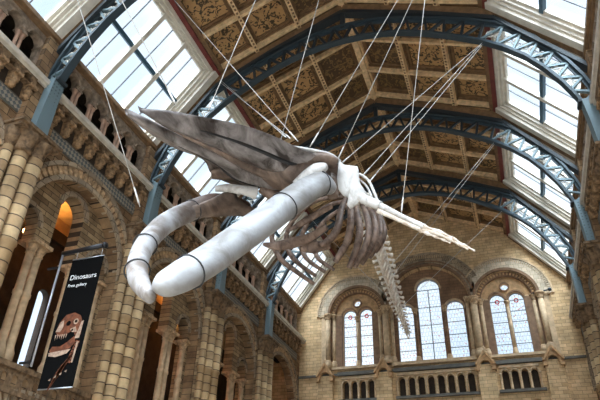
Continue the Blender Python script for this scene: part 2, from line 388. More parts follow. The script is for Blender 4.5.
# ledges and cornices
for s_ in (-1, 1):
    t = MB(); e = .2 if s_ > 0 else 0; x0, x1 = sorted((s_*8.9+e, s_*8.3+e)); t.box(x0, x1, -2.6, 36, 15.0, 15.17); x0, x1 = sorted((s_*8.9+e, s_*8.38+e)); t.box(x0, x1, 2, 36, 14.9, 15.0)
    struct(t.build('trim_1' if s_ < 0 else 'trim_2', M['ledge'], origin=(s_*8.6, 19, 15)))
    t = MB(); x0, x1 = sorted((s_*9.2+e, s_*8.72+e)); t.box(x0, x1, -2.6, 36, 17.1, 17.25); x0, x1 = sorted((s_*9.2+e, s_*8.62+e)); t.box(x0, x1, 2, 36, 17.25, 17.42)
    struct(t.build('trim_3' if s_ < 0 else 'trim_4', M['tand'], origin=(s_*8.9, 19, 17)))

# ------------------------------------------------------------------ far wall
S, SC = 16.7, 16.95
w = MB()
hl = []
for sx in (-1, 1):
    hl.append(arch(sx*4.9, 1.85, 13.05, S, 20))
    hl += [arch(sx*4.9+(k-1.5)*.55, .19, 11.0, 11.95, 10) for k in range(4)]
    hl += [arch(sx*4.9+k*.62, .5, 8.4, 9.9, 12) for k in (-1, 1)]
hl.append(arch(0, 2.62, 13.05, SC, 24))
hl += [arch((k-3.5)*.6, .2, 11.0, 11.95, 10) for k in range(8)]
w.plate([(-13.6, 0), (13.2, 0), (13.2, 17.9), (8.7, 18.2), (6.0, 21.9), (-.24, 25.3), (-6.4, 21.9), (-9.1, 18.2), (-13.6, 17.9)], hl, BM, 0, .5)
wb = struct(w.build('wall_back', M['wallb'], origin=(0, 36, 0)))
def sbk(mb, name, mat): return mb.build(name, mat, wb)
for sx in (-1, 1):
    u = sx*4.9
    a = MB(); a.band(u, S, 1.87, 2.05, BM, -.16, .05, 30); sbk(a, 'arch_moulding', M['jamb'])
    a = MB(); a.band(u, S, 2.05, 2.3, BM, -.1, .05, 30); sbk(a, 'arch_voussoirs', M['vousw'])
    a0, a1 = (0.0, PI-.62) if sx > 0 else (.62, PI)
    a = MB(); a.band(u, S, 2.30, 2.52, BM, -.08, .05, 30, a0, a1); sbk(a, 'arch_voussoirs', M['vousw'])
    a = MB(); a.teeth(u, S, 2.5, 2.78, BM, -.09, .02, 50, .58, a0, a1); sbk(a, 'arch_ornament', M['vousw'])
    a = MB(); a.band(u, S, 2.76, 2.86, BM, -.12, .05, 30, a0, a1); sbk(a, 'arch_hood', M['shaftb'])
    # tympanum set back, with two lights and an oculus
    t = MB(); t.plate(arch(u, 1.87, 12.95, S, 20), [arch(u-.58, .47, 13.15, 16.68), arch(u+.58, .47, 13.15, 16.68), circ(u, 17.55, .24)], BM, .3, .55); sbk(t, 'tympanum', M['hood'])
    for e in (-1, 1):
        t = MB(); t.plate(rect(*sorted((u+e*1.06, u+e*2.2)), 13.1, S-.05), [], BM, -.02, .29); sbk(t, 'jamb_shade_panel', M['jamb'])  # dark slab added to colour in the recess shade between the columns
    t = MB()
    for o in (-.58, .58): t.band(u+o, 16.68, .48, .58, BM, .18, .32, 16)
    t.band(u, 17.55, .24, .33, BM, .2, .32, 20, 0, 2*PI); sbk(t, 'window_arch', M['recess'])
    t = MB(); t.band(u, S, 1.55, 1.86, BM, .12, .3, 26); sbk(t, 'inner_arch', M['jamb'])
    t = MB(); t.teeth(u, S, 1.62, 1.78, BM, .06, .13, 26, .5); sbk(t, 'inner_ornament', M['hood'])
a = MB(); a.band(0, SC, 2.63, 2.8, BM, -.18, .05, 36); a.band(0, SC, 2.92, 3.02, BM, -.12, .05, 36, .2, PI-.2); sbk(a, 'arch_moulding', M['recess'])
a = MB(); a.band(0, SC, 2.8, 3.22, BM, -.1, .05, 36, .12, PI-.12); sbk(a, 'arch_voussoirs', M['vous'])
a = MB(); a.teeth(0, SC, 3.22, 3.55, BM, -.09, .02, 60, .58, .42, PI-.42); sbk(a, 'arch_ornament', M['vous'])
a = MB(); a.band(0, SC, 3.53, 3.65, BM, -.12, .05, 36, .42, PI-.42); sbk(a, 'arch_hood', M['vous'])
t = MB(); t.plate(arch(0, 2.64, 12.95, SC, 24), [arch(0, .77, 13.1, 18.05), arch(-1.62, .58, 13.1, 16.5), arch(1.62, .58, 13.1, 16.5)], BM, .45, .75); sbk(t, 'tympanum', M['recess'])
t = MB(); t.band(0, 18.05, .78, .9, BM, .34, .47, 20)
for o in (-1.62, 1.62): t.band(o, 16.5, .59, .7, BM, .34, .47, 18)
sbk(t, 'window_arch', M['shaftb'])
# sills, string course, balustrade copings
t = MB(); t.box(-9, 9.2, 35.88, 36.05, 12.52, 12.66); t.box(XB-2.55, XB+2.55, 35.78, 36.05, 12.48, 12.7)
for sx in (-1, 1): t.box(XB+sx*4.9-1.35, XB+sx*4.9+1.35, 35.78, 36.05, 12.48, 12.7)
sbk(t, 'string_course', M['string'])
t = MB(); t.box(XB-2.6, XB+2.6, 35.75, 36.4, 12.86, 13.06)
for sx in (-1, 1): t.box(XB+sx*4.9-1.8, XB+sx*4.9+1.8, 35.8, 36.3, 12.9, 13.06)
sbk(t, 'window_sill', M['shaftb'])
t = MB(); t.box(XB-2.5, XB+2.5, 35.8, 36.2, 10.82, 10.97)
for sx in (-1, 1): t.box(XB+sx*4.9-1.3, XB+sx*4.9+1.3, 35.8, 36.2, 10.82, 10.97)
sbk(t, 'balustrade_ledge', M['string'])
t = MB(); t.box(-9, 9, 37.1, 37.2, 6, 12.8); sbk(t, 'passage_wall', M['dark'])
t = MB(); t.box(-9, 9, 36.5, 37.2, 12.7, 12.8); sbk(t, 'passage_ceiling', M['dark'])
for u in (-7.05, -3.2, 3.05, 6.85):
    t = MB(); t.box(XB+u-.5, XB+u+.5, 35.72, 36.05, 0, 12.5); sbk(t, 'buttress', M['wallb'])

# windows of the far wall
def back_window(n, u, lights, oculus=None, rosette=False):
    r = struct(bpy.data.objects.new('window_%d' % n, None)); C.objects.link(r); r.location = (XB+u, 36.5, 13.1); r['label'] = 'arched leaded window'; del r['label']
    for (o, hw, z0, zs, bars) in lights:
        f = MB(); f.band(o, zs, hw-.025, hw+.03, BM, .46, .6, 16)
        for e in (-1, 1): f.plate(rect(o+e*hw-.025, o+e*hw+.025, z0, zs), [], BM, .46, .6)
        for k in range(1, bars): z = z0+(zs-z0)*k/(bars-1); f.plate(rect(o-hw, o+hw, z-.014, z+.014), [], BM, .5, .56)
        if hw > .7: f.plate(rect(o-.025, o+.025, z0, zs), [], BM, .5, .56)
        f.build('light_frame', M['bar'], r)
        g = MB(); g.plate(arch(o, hw, z0, zs), [], BM, .53, .54); g.build('pane', M['lead'], r)
        if rosette:
            q = MB(); q.band(o, zs-.02, .09, .15, BM, .49, .528, 16, 0, 2*PI); q.build('rosette', M['redglass'], r)
    if oculus:
        g = MB(); g.plate(circ(oculus[0], oculus[1], .25), [], BM, .45, .46); g.build('oculus_pane', M['lead'], r)
back_window(1, -4.9, [(-4.9+o, .47, 13.15, 16.68, 6) for o in (-.58, .58)], (-4.9, 17.55), True)
back_window(2, 0, [(0, .77, 13.1, 18.05, 5), (-1.62, .58, 13.1, 16.5, 5), (1.62, .58, 13.1, 16.5, 5)])
back_window(3, 4.9, [(4.9+o, .47, 13.15, 16.68, 6) for o in (-.58, .58)], (4.9, 17.55), True)

# columns of the far wall: each a thing of shaft, capital and base
def wall_column(u, d, r, z0, z1, mat, label, grp, cat='column'):
    t = thing('window_column', label, cat, (XB+u, 36+d, z0), grp)
    x, y = XB+u, 36+d
    MB().lathe(x, y, [(r, z0+.5), (r, z1-.35)], 12).build('shaft', mat, t)
    MB().lathe(x, y, [(r, z1-.36), (r*1.25, z1-.34), (r*1.05, z1-.28), (r*1.55, z1-.08), (r*1.75, z1-.06), (r*1.75, z1+.06)], 12).build('capital', M['carvel'], t)
    b = MB(); b.lathe(x, y, [(r*1.6, z0), (r*1.6, z0+.3), (r*1.3, z0+.36), (r*1.45, z0+.42), (r, z0+.5)], 12); b.build('base', M['shaftb'], t)
    return t
WN = {-1: 'the window nearer the banner', 1: 'the window away from the banner'}
for sx in (-1, 1):
    for o, r, d in ((1.98, .17, -.2), (1.6, .13, .02), (1.28, .1, .2)):
        for e in (-1, 1):
            wall_column(sx*4.9+e*o, d, r, 13.0, S, M['shaftb'],
                        '%s buff column %s %s' % ({1.98: 'thick outer', 1.6: 'slim middle', 1.28: 'thin inner'}[o], 'at inward side of' if e*sx < 0 else 'at outward side of', WN[sx]), 'columns beside the far wall windows')
    wall_column(sx*4.9, .2, .11, 13.0, 16.5, M['shaftb'], 'thin buff mullion column dividing %s' % WN[sx], 'mullion columns of the far wall')
    t = MB(); t.box(XB+sx*4.9+sx*2.25-.22, XB+sx*4.9+sx*2.25+.22, 35.86, 36.02, 12.7, S-.1); t.box(XB+sx*4.9+sx*2.25-.36, XB+sx*4.9+sx*2.25+.36, 35.8, 36.02, S-.1, S+.06); sbk(t, 'jamb_pilaster', M['shaftb'])
    for e in (-1, 1):
        wall_column(e*1.0+sx*.0 if False else sx*2.48, -.05 if e < 0 else .22, .12, 13.0, SC, M['recess'] if e > 0 else M['shaftb'],
                    'brown jamb column of the tall centre window, next to %s' % WN[sx], 'columns of the tall centre window') if e < 0 else None
    wall_column(sx*2.86, -.16, .21, 13.0, SC-.1, M['shaftb'], 'stout pale column between the tall centre window and %s' % WN[sx], 'columns of the tall centre window')
    wall_column(sx*.98, .38, .12, 13.0, 16.7, M['recess'], 'slim brown mullion column of the tall centre window toward %s' % WN[sx], 'mullion columns of the far wall')
# colonnettes of the balustrade, as parts of each balustrade
def balustrade(u, n, sp, label):
    t = thing('window_balustrade', label, 'balustrade', (XB+u, 35.9, 10.97), 'arcaded balustrades of the far wall')
    for k in range(n+1):
        x = XB+u+(k-n/2)*sp
        MB().lathe(x, 35.93, [(.075, 10.97), (.075, 11.08), (.05, 11.12), (.05, 11.8), (.075, 11.84), (.09, 11.95)], 8).build('colonnette', M['shaftb'], t)
    b = MB()
    for k in range(n): b.band(u+(k-(n-1)/2)*sp, 11.95, .2, .26, BM, -.12, 0, 10)
    b.box(XB+u-n*sp/2, XB+u+n*sp/2, 35.86, 36, 12.24, 12.4)
    b.build('arch_row', M['shaftb'], t)
    MB().box(XB+u-n*sp/2, XB+u+n*sp/2, 36.3, 36.42, 10.97, 12.3).build('shaded_back_panel', M['dark'], t)
balustrade(0, 8, .6, 'long eight arched stone balustrade under the tall centre window')
balustrade(-4.9, 4, .55, 'short four arched balustrade under the window nearer the banner')
balustrade(4.9, 4, .55, 'short four arched balustrade under the window away from the banner')
# gabled hoods over the buttresses
for u, lab in ((-7.05, 'gabled stone hood on the buttress nearest the banner side wall'), (-3.2, 'gabled stone hood left of the tall centre window'),
               (3.05, 'gabled stone hood between the tall centre window and far two light window'), (6.85, 'gabled stone hood nearest the wall facing the banner')):
    lab = lab.replace('left of the tall centre window', 'between the tall centre window and the window nearer the banner')
    t = thing('gabled_hood', lab, 'hood', (XB+u, 35.8, 12.2), 'gabled hoods of the far wall')
    b = MB(); b.plate([(u-.46, 12.3), (u-.46, 12.5), (u, 13.2), (u+.46, 12.5), (u+.46, 12.3), (u+.3, 12.3), (u+.3, 12.42)]+[(u+.3*math.cos(PI*k/8), 12.42+.3*math.sin(PI*k/8)) for k in range(1, 8)]+[(u-.3, 12.42), (u-.3, 12.3)], [], BM, -.42, .0)
    b.build('gable', M['hood'], t)
    b = MB()
    for e in (-1, 1):
        b.bar((XB+u+e*.56, 35.75, 12.45), (XB+u, 35.75, 13.27), .11, .56); b.box(XB+u+e*.46-.11, XB+u+e*.46+.11, 35.5, 36, 12.12, 12.36)
    b.build('coping', M['hood'], t)
    MB().lathe(XB+u, 35.75, [(.05, 13.2), (.14, 13.32), (.12, 13.42), (.15, 13.5), (.03, 13.66)], 10).build('finial', M['carvel'], t)
t = thing('iron_rod', 'short dark iron rod sticking out beside the far two light window', 'rod', (XB+7.0, 35.8, 16.75))
b = MB(); b.tube([(XB+6.4, 35.85, 16.72), (XB+7.5, 35.6, 16.78)], .05, 8); b.build('rod', M['steeld'], t)
b = MB(); b.lathe(XB+7.5, 35.6, [(.02, 16.66), (.11, 16.72), (.11, 16.84), (.02, 16.9)], 10); b.build('end_knob', M['steeld'], t)

# ------------------------------------------------------------------ side wall fittings (built for the banner side, then copied)
def for_sides(build, ys, base, labels, right_from=2):
    """build one at y=0, then a copy per station and a mirrored copy for the opposite wall"""
    proto = build(); first = True
    for i, y in ys:
        r = proto if first else dup(proto, (0, 0, 0)); first = False
        r.location = (base[0], y+base[1], base[2]); r['label'] = labels(i, -1)
    for i, y in ys:
        if i >= right_from:
            r = dup(proto, (-base[0]+.2, y+base[1], base[2]), labels(i, 1), True)
    return proto

PN = {0: 'nearest the camera', 1: 'just before the banner', 2: 'just beyond the banner', 3: 'second before the far wall', 4: 'nearest the far wall'}
def mk_pier():
    t = thing('clustered_pier', '-', 'pier', (-8.5, 0, 0), 'clustered piers of the side walls')
    MB().box(-8.8, -8.5, -.72, .52, 0, 12.5).build('core', M['tymp'], t)
    for u, r, x in ((-.68, .15, -8.46), (-.27, .22, -8.36), (.22, .28, -8.33)):
        b = MB(); prof = [(r*1.5, 0), (r*1.5, .5), (r*1.2, .6)]
        b.lathe(x, u, prof+[(r, .7), (r, 6.2), (r*1.2, 6.25), (r*1.2, 6.4), (r, 6.45), (r, 9.2), (r*1.15, 9.24), (r*1.15, 9.36), (r, 9.4), (r, 12.2)], 14)
        b.build('shaft', M['shaft'], t)
    b = MB()
    for u in (-.3, .22): b.lathe(-8.35, u, [(.26, 12.1), (.32, 12.16), (.27, 12.24), (.32, 12.5), (.46, 12.7), (.4, 12.72)], 14)
    b.lathe(-8.46, -.68, [(.15, 12.1), (.2, 12.4), (.3, 12.7), (.26, 12.72)], 12)
    b.build('capital', M['carve'], t)
    b = MB(); b.box(-8.85, -7.98, -.92, .72, 12.7, 12.82); b.box(-8.85, -7.9, -.98, .78, 12.82, 12.92); b.build('abacus', M['carve'], t)
    return t
for_sides(mk_pier, [(i, P[i]) for i in range(5)], (-8.5, 0, 0), lambda i, s: 'clustered stone pier on the %s, %s' % (SIDE[s], PN[i]))

def mk_cluster(u):
    def f():
        t = thing('window_column_cluster', '-', 'column', (-9.4, u, 6.45), 'paired columns in the gallery openings')
        for o in (-.17, .17):
            b = MB(); b.lathe(-9.35, u+o, [(.19, 6.45), (.19, 6.9), (.15, 7.0), (.13, 7.1), (.13, 8.6), (.16, 8.64), (.16, 8.74), (.13, 8.78), (.13, 10.02)], 10); b.build('shaft', M['shaftb'], t)
        b = MB()
        for o in (-.17, .17): b.lathe(-9.35, u+o, [(.13, 10.0), (.17, 10.04), (.14, 10.1), (.24, 10.34), (.22, 10.36)], 10)
        b.box(-9.75, -9.05, u-.42, u+.42, 10.34, 10.46); b.build('capital', M['carvel'], t)
        return t
    return f
for u, nm in ((-.95, 'nearer column pair'), (.95, 'farther column pair'), (-2.42, 'near jamb column pair'), (2.42, 'far jamb column pair')):
    for_sides(mk_cluster(u), [(i, MID[i]) for i in range(4)], (-9.4, u, 6.45), lambda i, s, nm=nm: 'buff %s, %s, %s' % (nm, BAYN[i], SIDE[s]), 2)

def mk_frieze():
    t = thing('corbel_frieze', '-', 'frieze', (-8.75, 0, 14.07), 'corbel friezes under the upper gallery')
    n = 8; sp = 5.1/n
    b = MB(); b.plate(rect(-2.58, 2.58, 14.55, 14.92), [arch(-2.55+sp*(k+.5), .2, 14.551, 14.62, 8) for k in range(n)], LM, -.36, -.1)
    b.build('arch_row', M['carve'], t)
    MB().box(-8.8, -8.73, -2.58, 2.58, 14.07, 14.92).build('shaded_back_panel', M['dark'], t)  # dark colour stands for the shade in the gaps between corbels
    for k in range(n+1):
        y = -2.55+sp*k; b = MB()
        b.box(-8.95, -8.6, y-.12, y+.12, 14.07, 14.28); b.box(-8.95, -8.47, y-.14, y+.14, 14.26, 14.5); b.box(-8.95, -8.36, y-.15, y+.15, 14.48, 14.6)
        b.lathe(-8.56, y, [(.03, 14.02), (.13, 14.1), (.1, 14.2), (.16, 14.3), (.1, 14.42), (.04, 14.5)], 8)
        b.build('corbel', M['corb'], t)
    return t
for_sides(mk_frieze, [(i, MID[i]) for i in range(5)], (-8.75, 0, 14.07), lambda i, s: 'carved corbel frieze under upper gallery, %s, %s' % (BAYN[i], SIDE[s]), 1)

def mk_arcade():
    t = thing('gallery_arcade', '-', 'arcade', (-8.9, 0, 15.17), 'arcades of the upper gallery')
    n = 6; sp = .88; hs = [(-2.55, 15.2), (2.55, 15.2)]
    for k in range(n-1, -1, -1):
        u = (k-(n-1)/2)*sp
        hs += [(u+.3, 16.42)]+[(u+.3*math.cos(PI*q/10), 16.55+.3*math.sin(PI*q/10)) for q in range(11)]+[(u-.3, 16.42)]
    b = MB(); b.plate(rect(-2.62, 2.62, 15.17, 17.1), [hs], LM, .05, .35); b.build('arch_row', M['arcade'], t)
    for k in range(n+1):
        u = (k-n/2)*sp
        for o in ((-.085, .085) if 0 < k < n else (0,)):
            b = MB(); b.lathe(-8.92, u+o, [(.1, 15.17), (.1, 15.3), (.065, 15.36), (.065, 16.22), (.1, 16.3), (.12, 16.42)], 8); b.build('colonnette', M['col'], t)
        b = MB(); b.box(-9.1, -8.78, u-.18, u+.18, 16.4, 16.46)
        b.build('impost', M['arcade'], t)
    b = MB()
    for k in range(n): b.band((k-(n-1)/2)*sp, 16.55, .3, .38, LM, 0, .07, 12)
    b.build('arch_moulding', M['arcade'], t)
    return t
for_sides(mk_arcade, [(i, MID[i]) for i in range(5)], (-8.9, 0, 15.17), lambda i, s: 'arcade of small round arches, %s, %s' % (BAYN[i], SIDE[s]), 1)

# warm lamps in the gallery rooms
for i in range(4):
    for s_ in (-1, 1):
        if s_ > 0 and i < 2: continue
        x = s_*11.2
        t = thing('gallery_lamp', 'warm glowing pendant lamp, %s, %s' % (BAYN[i], SIDE[s_]), 'lamp', (x, MID[i], 11.9), 'warm gallery lamps')
        MB().lathe(x, MID[i], [(.02, 11.72), (.07, 11.74), (.09, 11.8), (.07, 11.87), (.02, 11.9)], 12).build('globe', M['lamp'], t)
        MB().tube([(x, MID[i], 11.9), (x, MID[i], 14.5)], .02, 6).build('stem', M['pole'], t)
        l = bpy.data.lights.new('gallery_lamp_light', 'SPOT'); l.energy = 800; l.spot_size = 2.2; l.spot_blend = .5; l.color = (1, .5, .14); l.shadow_soft_size = .25
        o = bpy.data.objects.new('gallery_lamp_light', l); C.objects.link(o); o.location = (x+s_*1.1, MID[i]+.8, 12.7); o.rotation_euler = (PI, 0, 0)

# ------------------------------------------------------------------ roof
A, B, R_ = (8.95, 17.4), (6.15, 21.1), (0.0, 23.75)          # cornice, foot of the coffers, ridge
def slope(s_, t):                                            # t: 0 border .. 1 ridge
    return Vector((s_*B[0]*(1-t), 0, B[1]+(R_[1]-B[1])*t))
def nrm(s_): return Vector((s_*(R_[1]-B[1]), 0, B[0])).normalized()
YC = Vector((0, 1, 0))
ce = MB()
for s_ in (-1, 1):
    a, b = slope(s_, 0)+nrm(s_)*.62, slope(s_, 1)+nrm(s_)*.62
    ce.obox((a+b)/2+Vector((0, 16.75, 0)), (b-a)/2*1.02, (0, 19.4, 0), nrm(s_)*.08)
ceil = struct(ce.build('ceiling', M['tand'], origin=(0, 19.9, 24)))
def cl(mb, name, mat): return mb.build(name, mat, ceil)
for s_ in (-1, 1):
    n = nrm(s_); sl = (slope(s_, 1)-slope(s_, 0)); sd = sl.normalized(); L_ = sl.length
    def at(t, y, up): return slope(s_, t)+Vector((0, y, 0))+n*up
    # ribs along the hall
    rb = MB(); dn = MB(); ds = MB()
    for t in (1/3, 2/3):
        rb.obox(at(t, 19.9, .26), sd*.095, YC*16.1, n*.28); ds.obox(at(t, 19.9, .33), sd*.16, YC*16.1, n*.1)
        y = 4.0
        while y < 35.8: dn.obox(at(t, y, -.025), sd*.045, YC*.05, n*.012); y += .2
    cl(rb, 'long_rib', M['tan']); cl(ds, 'rib_shade_seat', M['tand']); cl(dn, 'rib_ornament', M['tand'])  # seats kept brown to draw the shadow gaps beside the ribs
    rb = MB(); rb.obox(at(.018, 19.9, .2), sd*.1, YC*16.1, n*.32); cl(rb, 'red_border', M['red'])
    rb = MB(); rb.obox(at(.05, 19.9, .28), sd*.1, YC*16.1, n*.3); cl(rb, 'border_moulding', M['tand'])
    if s_ > 0:
        rb = MB(); rb.obox((0, 19.9, 23.9), (.12, 0, 0), YC*16.1, (0, 0, .24)); rb.obox((0, 19.9, 24.05), (.22, 0, 0), YC*16.1, (0, 0, .16)); cl(rb, 'ridge_beam', M['tan'])
    for i in range(5):
        y0, y1 = P[i], P[i+1]; st = (y1-y0)/3
        cr = MB(); cs = MB()
        for k in range(4):
            y = y0+st*k; off = .24 if k == 0 else (-.24 if k == 3 else 0)
            cr.obox(at(.5, y+off, .28), sl/2, YC*.075, n*.24); cs.obox(at(.5, y+off, .36), sl/2, YC*.14, n*.08)
            if k in (0, 3): cs.obox(at(.5, y+off*.45, .36), sl/2, YC*.12, n*.12)
        cl(cr, 'cross_rib', M['tan']); cl(cs, 'rib_shade_seat', M['tand'])  # brown seats again colour in the shadow along each cross rib
        fr = MB()
        for k in range(3):
            for j in range(3):
                ya, yb = y0+st*k+(.4 if k == 0 else .16), y0+st*(k+1)-(.4 if k == 2 else .16)
                ta, tb = j/3+.19/L_+(.1/L_ if j == 0 else 0), (j+1)/3-.19/L_
                p = MB(); tc = (ta+tb)/2; yc = (ya+yb)/2
                p.obox(at(tc, yc, .52), sd*((tb-ta)/2*L_), YC*((yb-ya)/2), n*.015)
                cl(p, 'painted_panel', M['panelB' if j == 2 else 'panelA'])
                h1, h2 = (tb-ta)/2*L_, (yb-ya)/2
                for e in (-1, 1):
                    fr.obox(at(tc, yc, .44)+sd*e*(h1-.04), sd*.05, YC*h2, n*.05); fr.obox(at(tc, yc, .44)+YC*e*(h2-.04), sd*h1, YC*.05, n*.05)
        cl(fr, 'panel_frame', M['tand'])

# skylights: one window per bay and side
wn = 4
for s_ in (-1, 1):
    a = Vector((s_*A[0]+(.22 if s_ > 0 else 0), 0, A[1])); b = Vector((s_*B[0], 0, B[1])); sv = b-a; sd = sv.normalized(); L_ = sv.length
    n = Vector((s_*(B[1]-A[1]), 0, A[0]-B[0])).normalized()
    def at(t, y, up): return a+sv*t+Vector((0, y, 0))+n*up
    PR = [-2.6]+P
    for i in range(6):
        y0, y1 = PR[i]+.42, PR[i+1]-.42
        r = struct(bpy.data.objects.new('window_%d' % wn, None)); C.objects.link(r); r.location = (s_*7.5, (y0+y1)/2, 19.2); wn += 1
        f = MB(); yc, h = (y0+y1)/2, (y1-y0)/2
        for wd, up, th in ((.17, .02, .06), (.30, .14, .07), (.42, .27, .07)):
            for e in (-1, 1):
                f.obox(at(.5, yc+e*(h-wd/2+.05), up), sv/2, YC*wd/2, n*th)
            f.obox(at(1-wd/2/L_, yc, up), sd*wd/2, YC*h, n*th); f.obox(at((wd*.6)/2/L_, yc, up), sd*wd*.3, YC*h, n*th)
        f.build('frame', M['cream'], r)
        g = MB(); g.obox(at(.5, yc, .36), sv/2, YC*h, n*.006); g.build('pane', M['pane'], r)
        bb = MB(); cc = MB()
        st = (h*2-.6)/3
        for k in range(1, 3): bb.obox(at(.5, y0+.3+st*k, .22), sv/2*.96, YC*.095, n*.12)
        for k in range(3): cc.obox(at(.5, y0+.3+st*(k+.5), .32), sv/2*.96, YC*.022, n*.03)
        bb.build('main_glazing_bar', M['cream'], r); cc.build('thin_glazing_bar', M['bar'], r)
        q = MB(); q.obox(at(.5, yc, .25), sd*.085, YC*(h-.1), n*.09); q.build('purlin', M['purl'], r)
    # solid strips of the roof between the skylights
    for i in range(7):
        y = PR[i]; q = MB()
        for off in ((.25, -.25) if 0 < i < 6 else ((.22,) if i == 0 else (-.22,))):
            q.obox(at(.5, y+off, .1), sv/2, YC*.2, n*.3)
        q.build('roof_strip', M['cream'], ceil)
        q = MB(); q.obox(at(.5, y, .1), sv/2, YC*.12, n*.32); q.build('rafter_casing', M['tand'], ceil)

# roof trusses
LOW = [(0, 21.35), (.9, 21.31), (1.7, 21.18), (2.5, 20.95), (3.3, 20.62), (4.0, 20.25), (4.7, 19.82), (5.5, 19.3), (6.2, 18.7), (6.85, 17.98), (7.35, 17.2), (7.75, 16.4), (8.05, 15.6), (8.15, 15.25)]
UPP = [(0, 22.3), (.9, 22.24), (1.7, 22.08), (2.6, 21.78), (3.4, 21.45), (4.2, 21.12), (5.1, 20.7), (6.1, 20.12), (6.75, 19.5), (7.3, 18.85), (7.75, 18.05), (8.15, 17.2), (8.45, 16.4), (8.62, 15.7), (8.68, 15.25)]
LEG = [(8.36, 15.3), (8.41, 14.4), (8.43, 13.6), (8.43, 12.92)]
def interp(path, q):
    d = [0]
    for a, b in zip(path, path[1:]): d.append(d[-1]+math.dist(a, b))
    t = q*d[-1]
    for k in range(len(path)-1):
        if t <= d[k+1]+1e-9:
            f = (t-d[k])/(d[k+1]-d[k]); return (path[k][0]+(path[k+1][0]-path[k][0])*f, path[k][1]+(path[k+1][1]-path[k][1])*f)
    return path[-1]
XS = {-1: -1.0, 1: 1.022}
def flange(mb, path, wy, th, s_):
    """strip of rectangular section following an arc in the plane of the truss"""
    n = len(path); vs = []
    for k, (x, z) in enumerate(path):
        a = path[max(0, k-1)]; b = path[min(n-1, k+1)]; d = Vector((b[0]-a[0], b[1]-a[1])).normalized(); q = Vector((-d.y, d.x))*th/2
        for e, y in ((1, -wy/2), (1, wy/2), (-1, wy/2), (-1, -wy/2)): vs.append((XS[s_]*(x+q.x*e), y, z+q.y*e))
    fs = [(k*4+j, k*4+(j+1) % 4, k*4+4+(j+1) % 4, k*4+4+j) for k in range(n-1) for j in range(4)]+[(0, 1, 2, 3), tuple((n-1)*4+j for j in (3, 2, 1, 0))]
    mb.add(vs, fs)
def smooth_path(path, n):
    return [interp(path, k/n) for k in range(n+1)]
def mk_truss():
    t = thing('roof_truss', '-', 'truss', (0, 0, 21.3), 'arched steel roof trusses')
    lo = MB(); up = MB()
    for s_ in (-1, 1):
        flange(lo, LOW, .28, .1, s_); flange(lo, [(x, z+.11) for x, z in LOW], .06, .15, s_)
        flange(up, UPP, .28, .1, s_); flange(up, [(x-.04, z-.11) for x, z in UPP], .06, .15, s_)
    lo.build('lower_chord', M['chord'], t); up.build('upper_chord', M['chord'], t)
    rf = MB()
    for s_ in (-1, 1): flange(rf, [(0, 23.2), (3.3, 21.78), (6.1, 20.35)], .36, .2, s_); flange(rf, [(6.1, 20.35), (8.75, 16.7)], .36, .16, s_)
    rf.build('rafter', M['steeld'], t)
    ca = MB()
    for s_ in (-1, 1): flange(ca, [(0, 23.5), (3.3, 22.08), (6.1, 20.68)], .2, .5, s_)
    ca.build('rafter_casing', M['tand'], t)
    b = MB(); b.box(-.1, .1, -.1, .1, 22.2, 23.4); b.build('king_post', M['steeld'], t)
    lc = MB(); N = 15
    for s_ in (-1, 1):
        la = MB()
        for k in range(N):
            q0, q1 = k/N, (k+1)/N
            p0, p1 = interp(LOW, q0), interp(LOW, min(1, q1)); u = interp(UPP, (q0+q1)/2)
            tgt = lc if k < 8 else la
            th = .1 if k < 8 else .085
            for a, c in ((p0, u), (u, p1)): tgt.bar((XS[s_]*a[0], 0, a[1]), (XS[s_]*c[0], 0, c[1]), th, .12)
        la.build('haunch_lattice', M['steel'], t)
    lc.build('lattice', M['steeld'], t)  # crown lacing in darker steel than the haunches, its backlit shade as colour
    # pale scrolls between the chords of the haunches
    for s_ in (-1, 1):
        sc = MB()
        for k in range(8, 14):
            for f, rr in ((.25, .13), (.72, .12)):
                q = (k+f)/N; a, c = interp(LOW, q), interp(UPP, q); mx, mz = (a[0]*.5+c[0]*.5), (a[1]*.5+c[1]*.5)
                gap = math.dist(a, c)*.36
                r0 = min(rr, gap)
                pts = [(XS[s_]*(mx+r0*(1-j/16)*math.cos(j*.62)), -.02, mz+r0*(1-j/16)*math.sin(j*.62)) for j in range(14)]
                sc.tube(pts, .028, 5)
                pts = [(XS[s_]*(mx+r0*1.3*math.cos(j*.4+2)), .02, mz+r0*1.3*math.sin(j*.4+2)) for j in range(9)]
                sc.tube(pts, .022, 5)
        sc.build('scroll_ornament', M['scroll'], t)
        b = MB(); b.box(min(XS[s_]*8.0, XS[s_]*8.75), max(XS[s_]*8.0, XS[s_]*8.75), -.22, .22, 15.2, 15.3); b.build('bracket', M['steeld'], t)
        b = MB(); n = len(LEG); vs = []
        for k, (x, z) in enumerate(LEG):
            hw = .22+.02*k
            for dx, dy in ((-.24, -hw), (.22, -hw), (.22, hw), (-.24, hw)): vs.append((XS[s_]*(x+dx), dy, z))
        b.add(vs, [(k*4+j, k*4+(j+1) % 4, k*4+4+(j+1) % 4, k*4+4+j) for k in range(n-1) for j in range(4)]+[(0, 1, 2, 3), tuple((n-1)*4+j for j in (3, 2, 1, 0))])
        b.build('leg', M['steel'], t)
    return t
tr = mk_truss()
TL = ['arched steel truss nearest the camera, above the frame of view', 'arched steel truss rising from the pier just before the banner', 'arched steel truss crossing above the whale skull', 'arched steel truss above the whale ribs, third before the far wall', 'arched steel truss nearest the far wall']
for i in range(5):
    r = tr if i == 0 else dup(tr, (0, 0, 0)); r.location = (0, P[i], 21.3); r['label'] = TL[i]

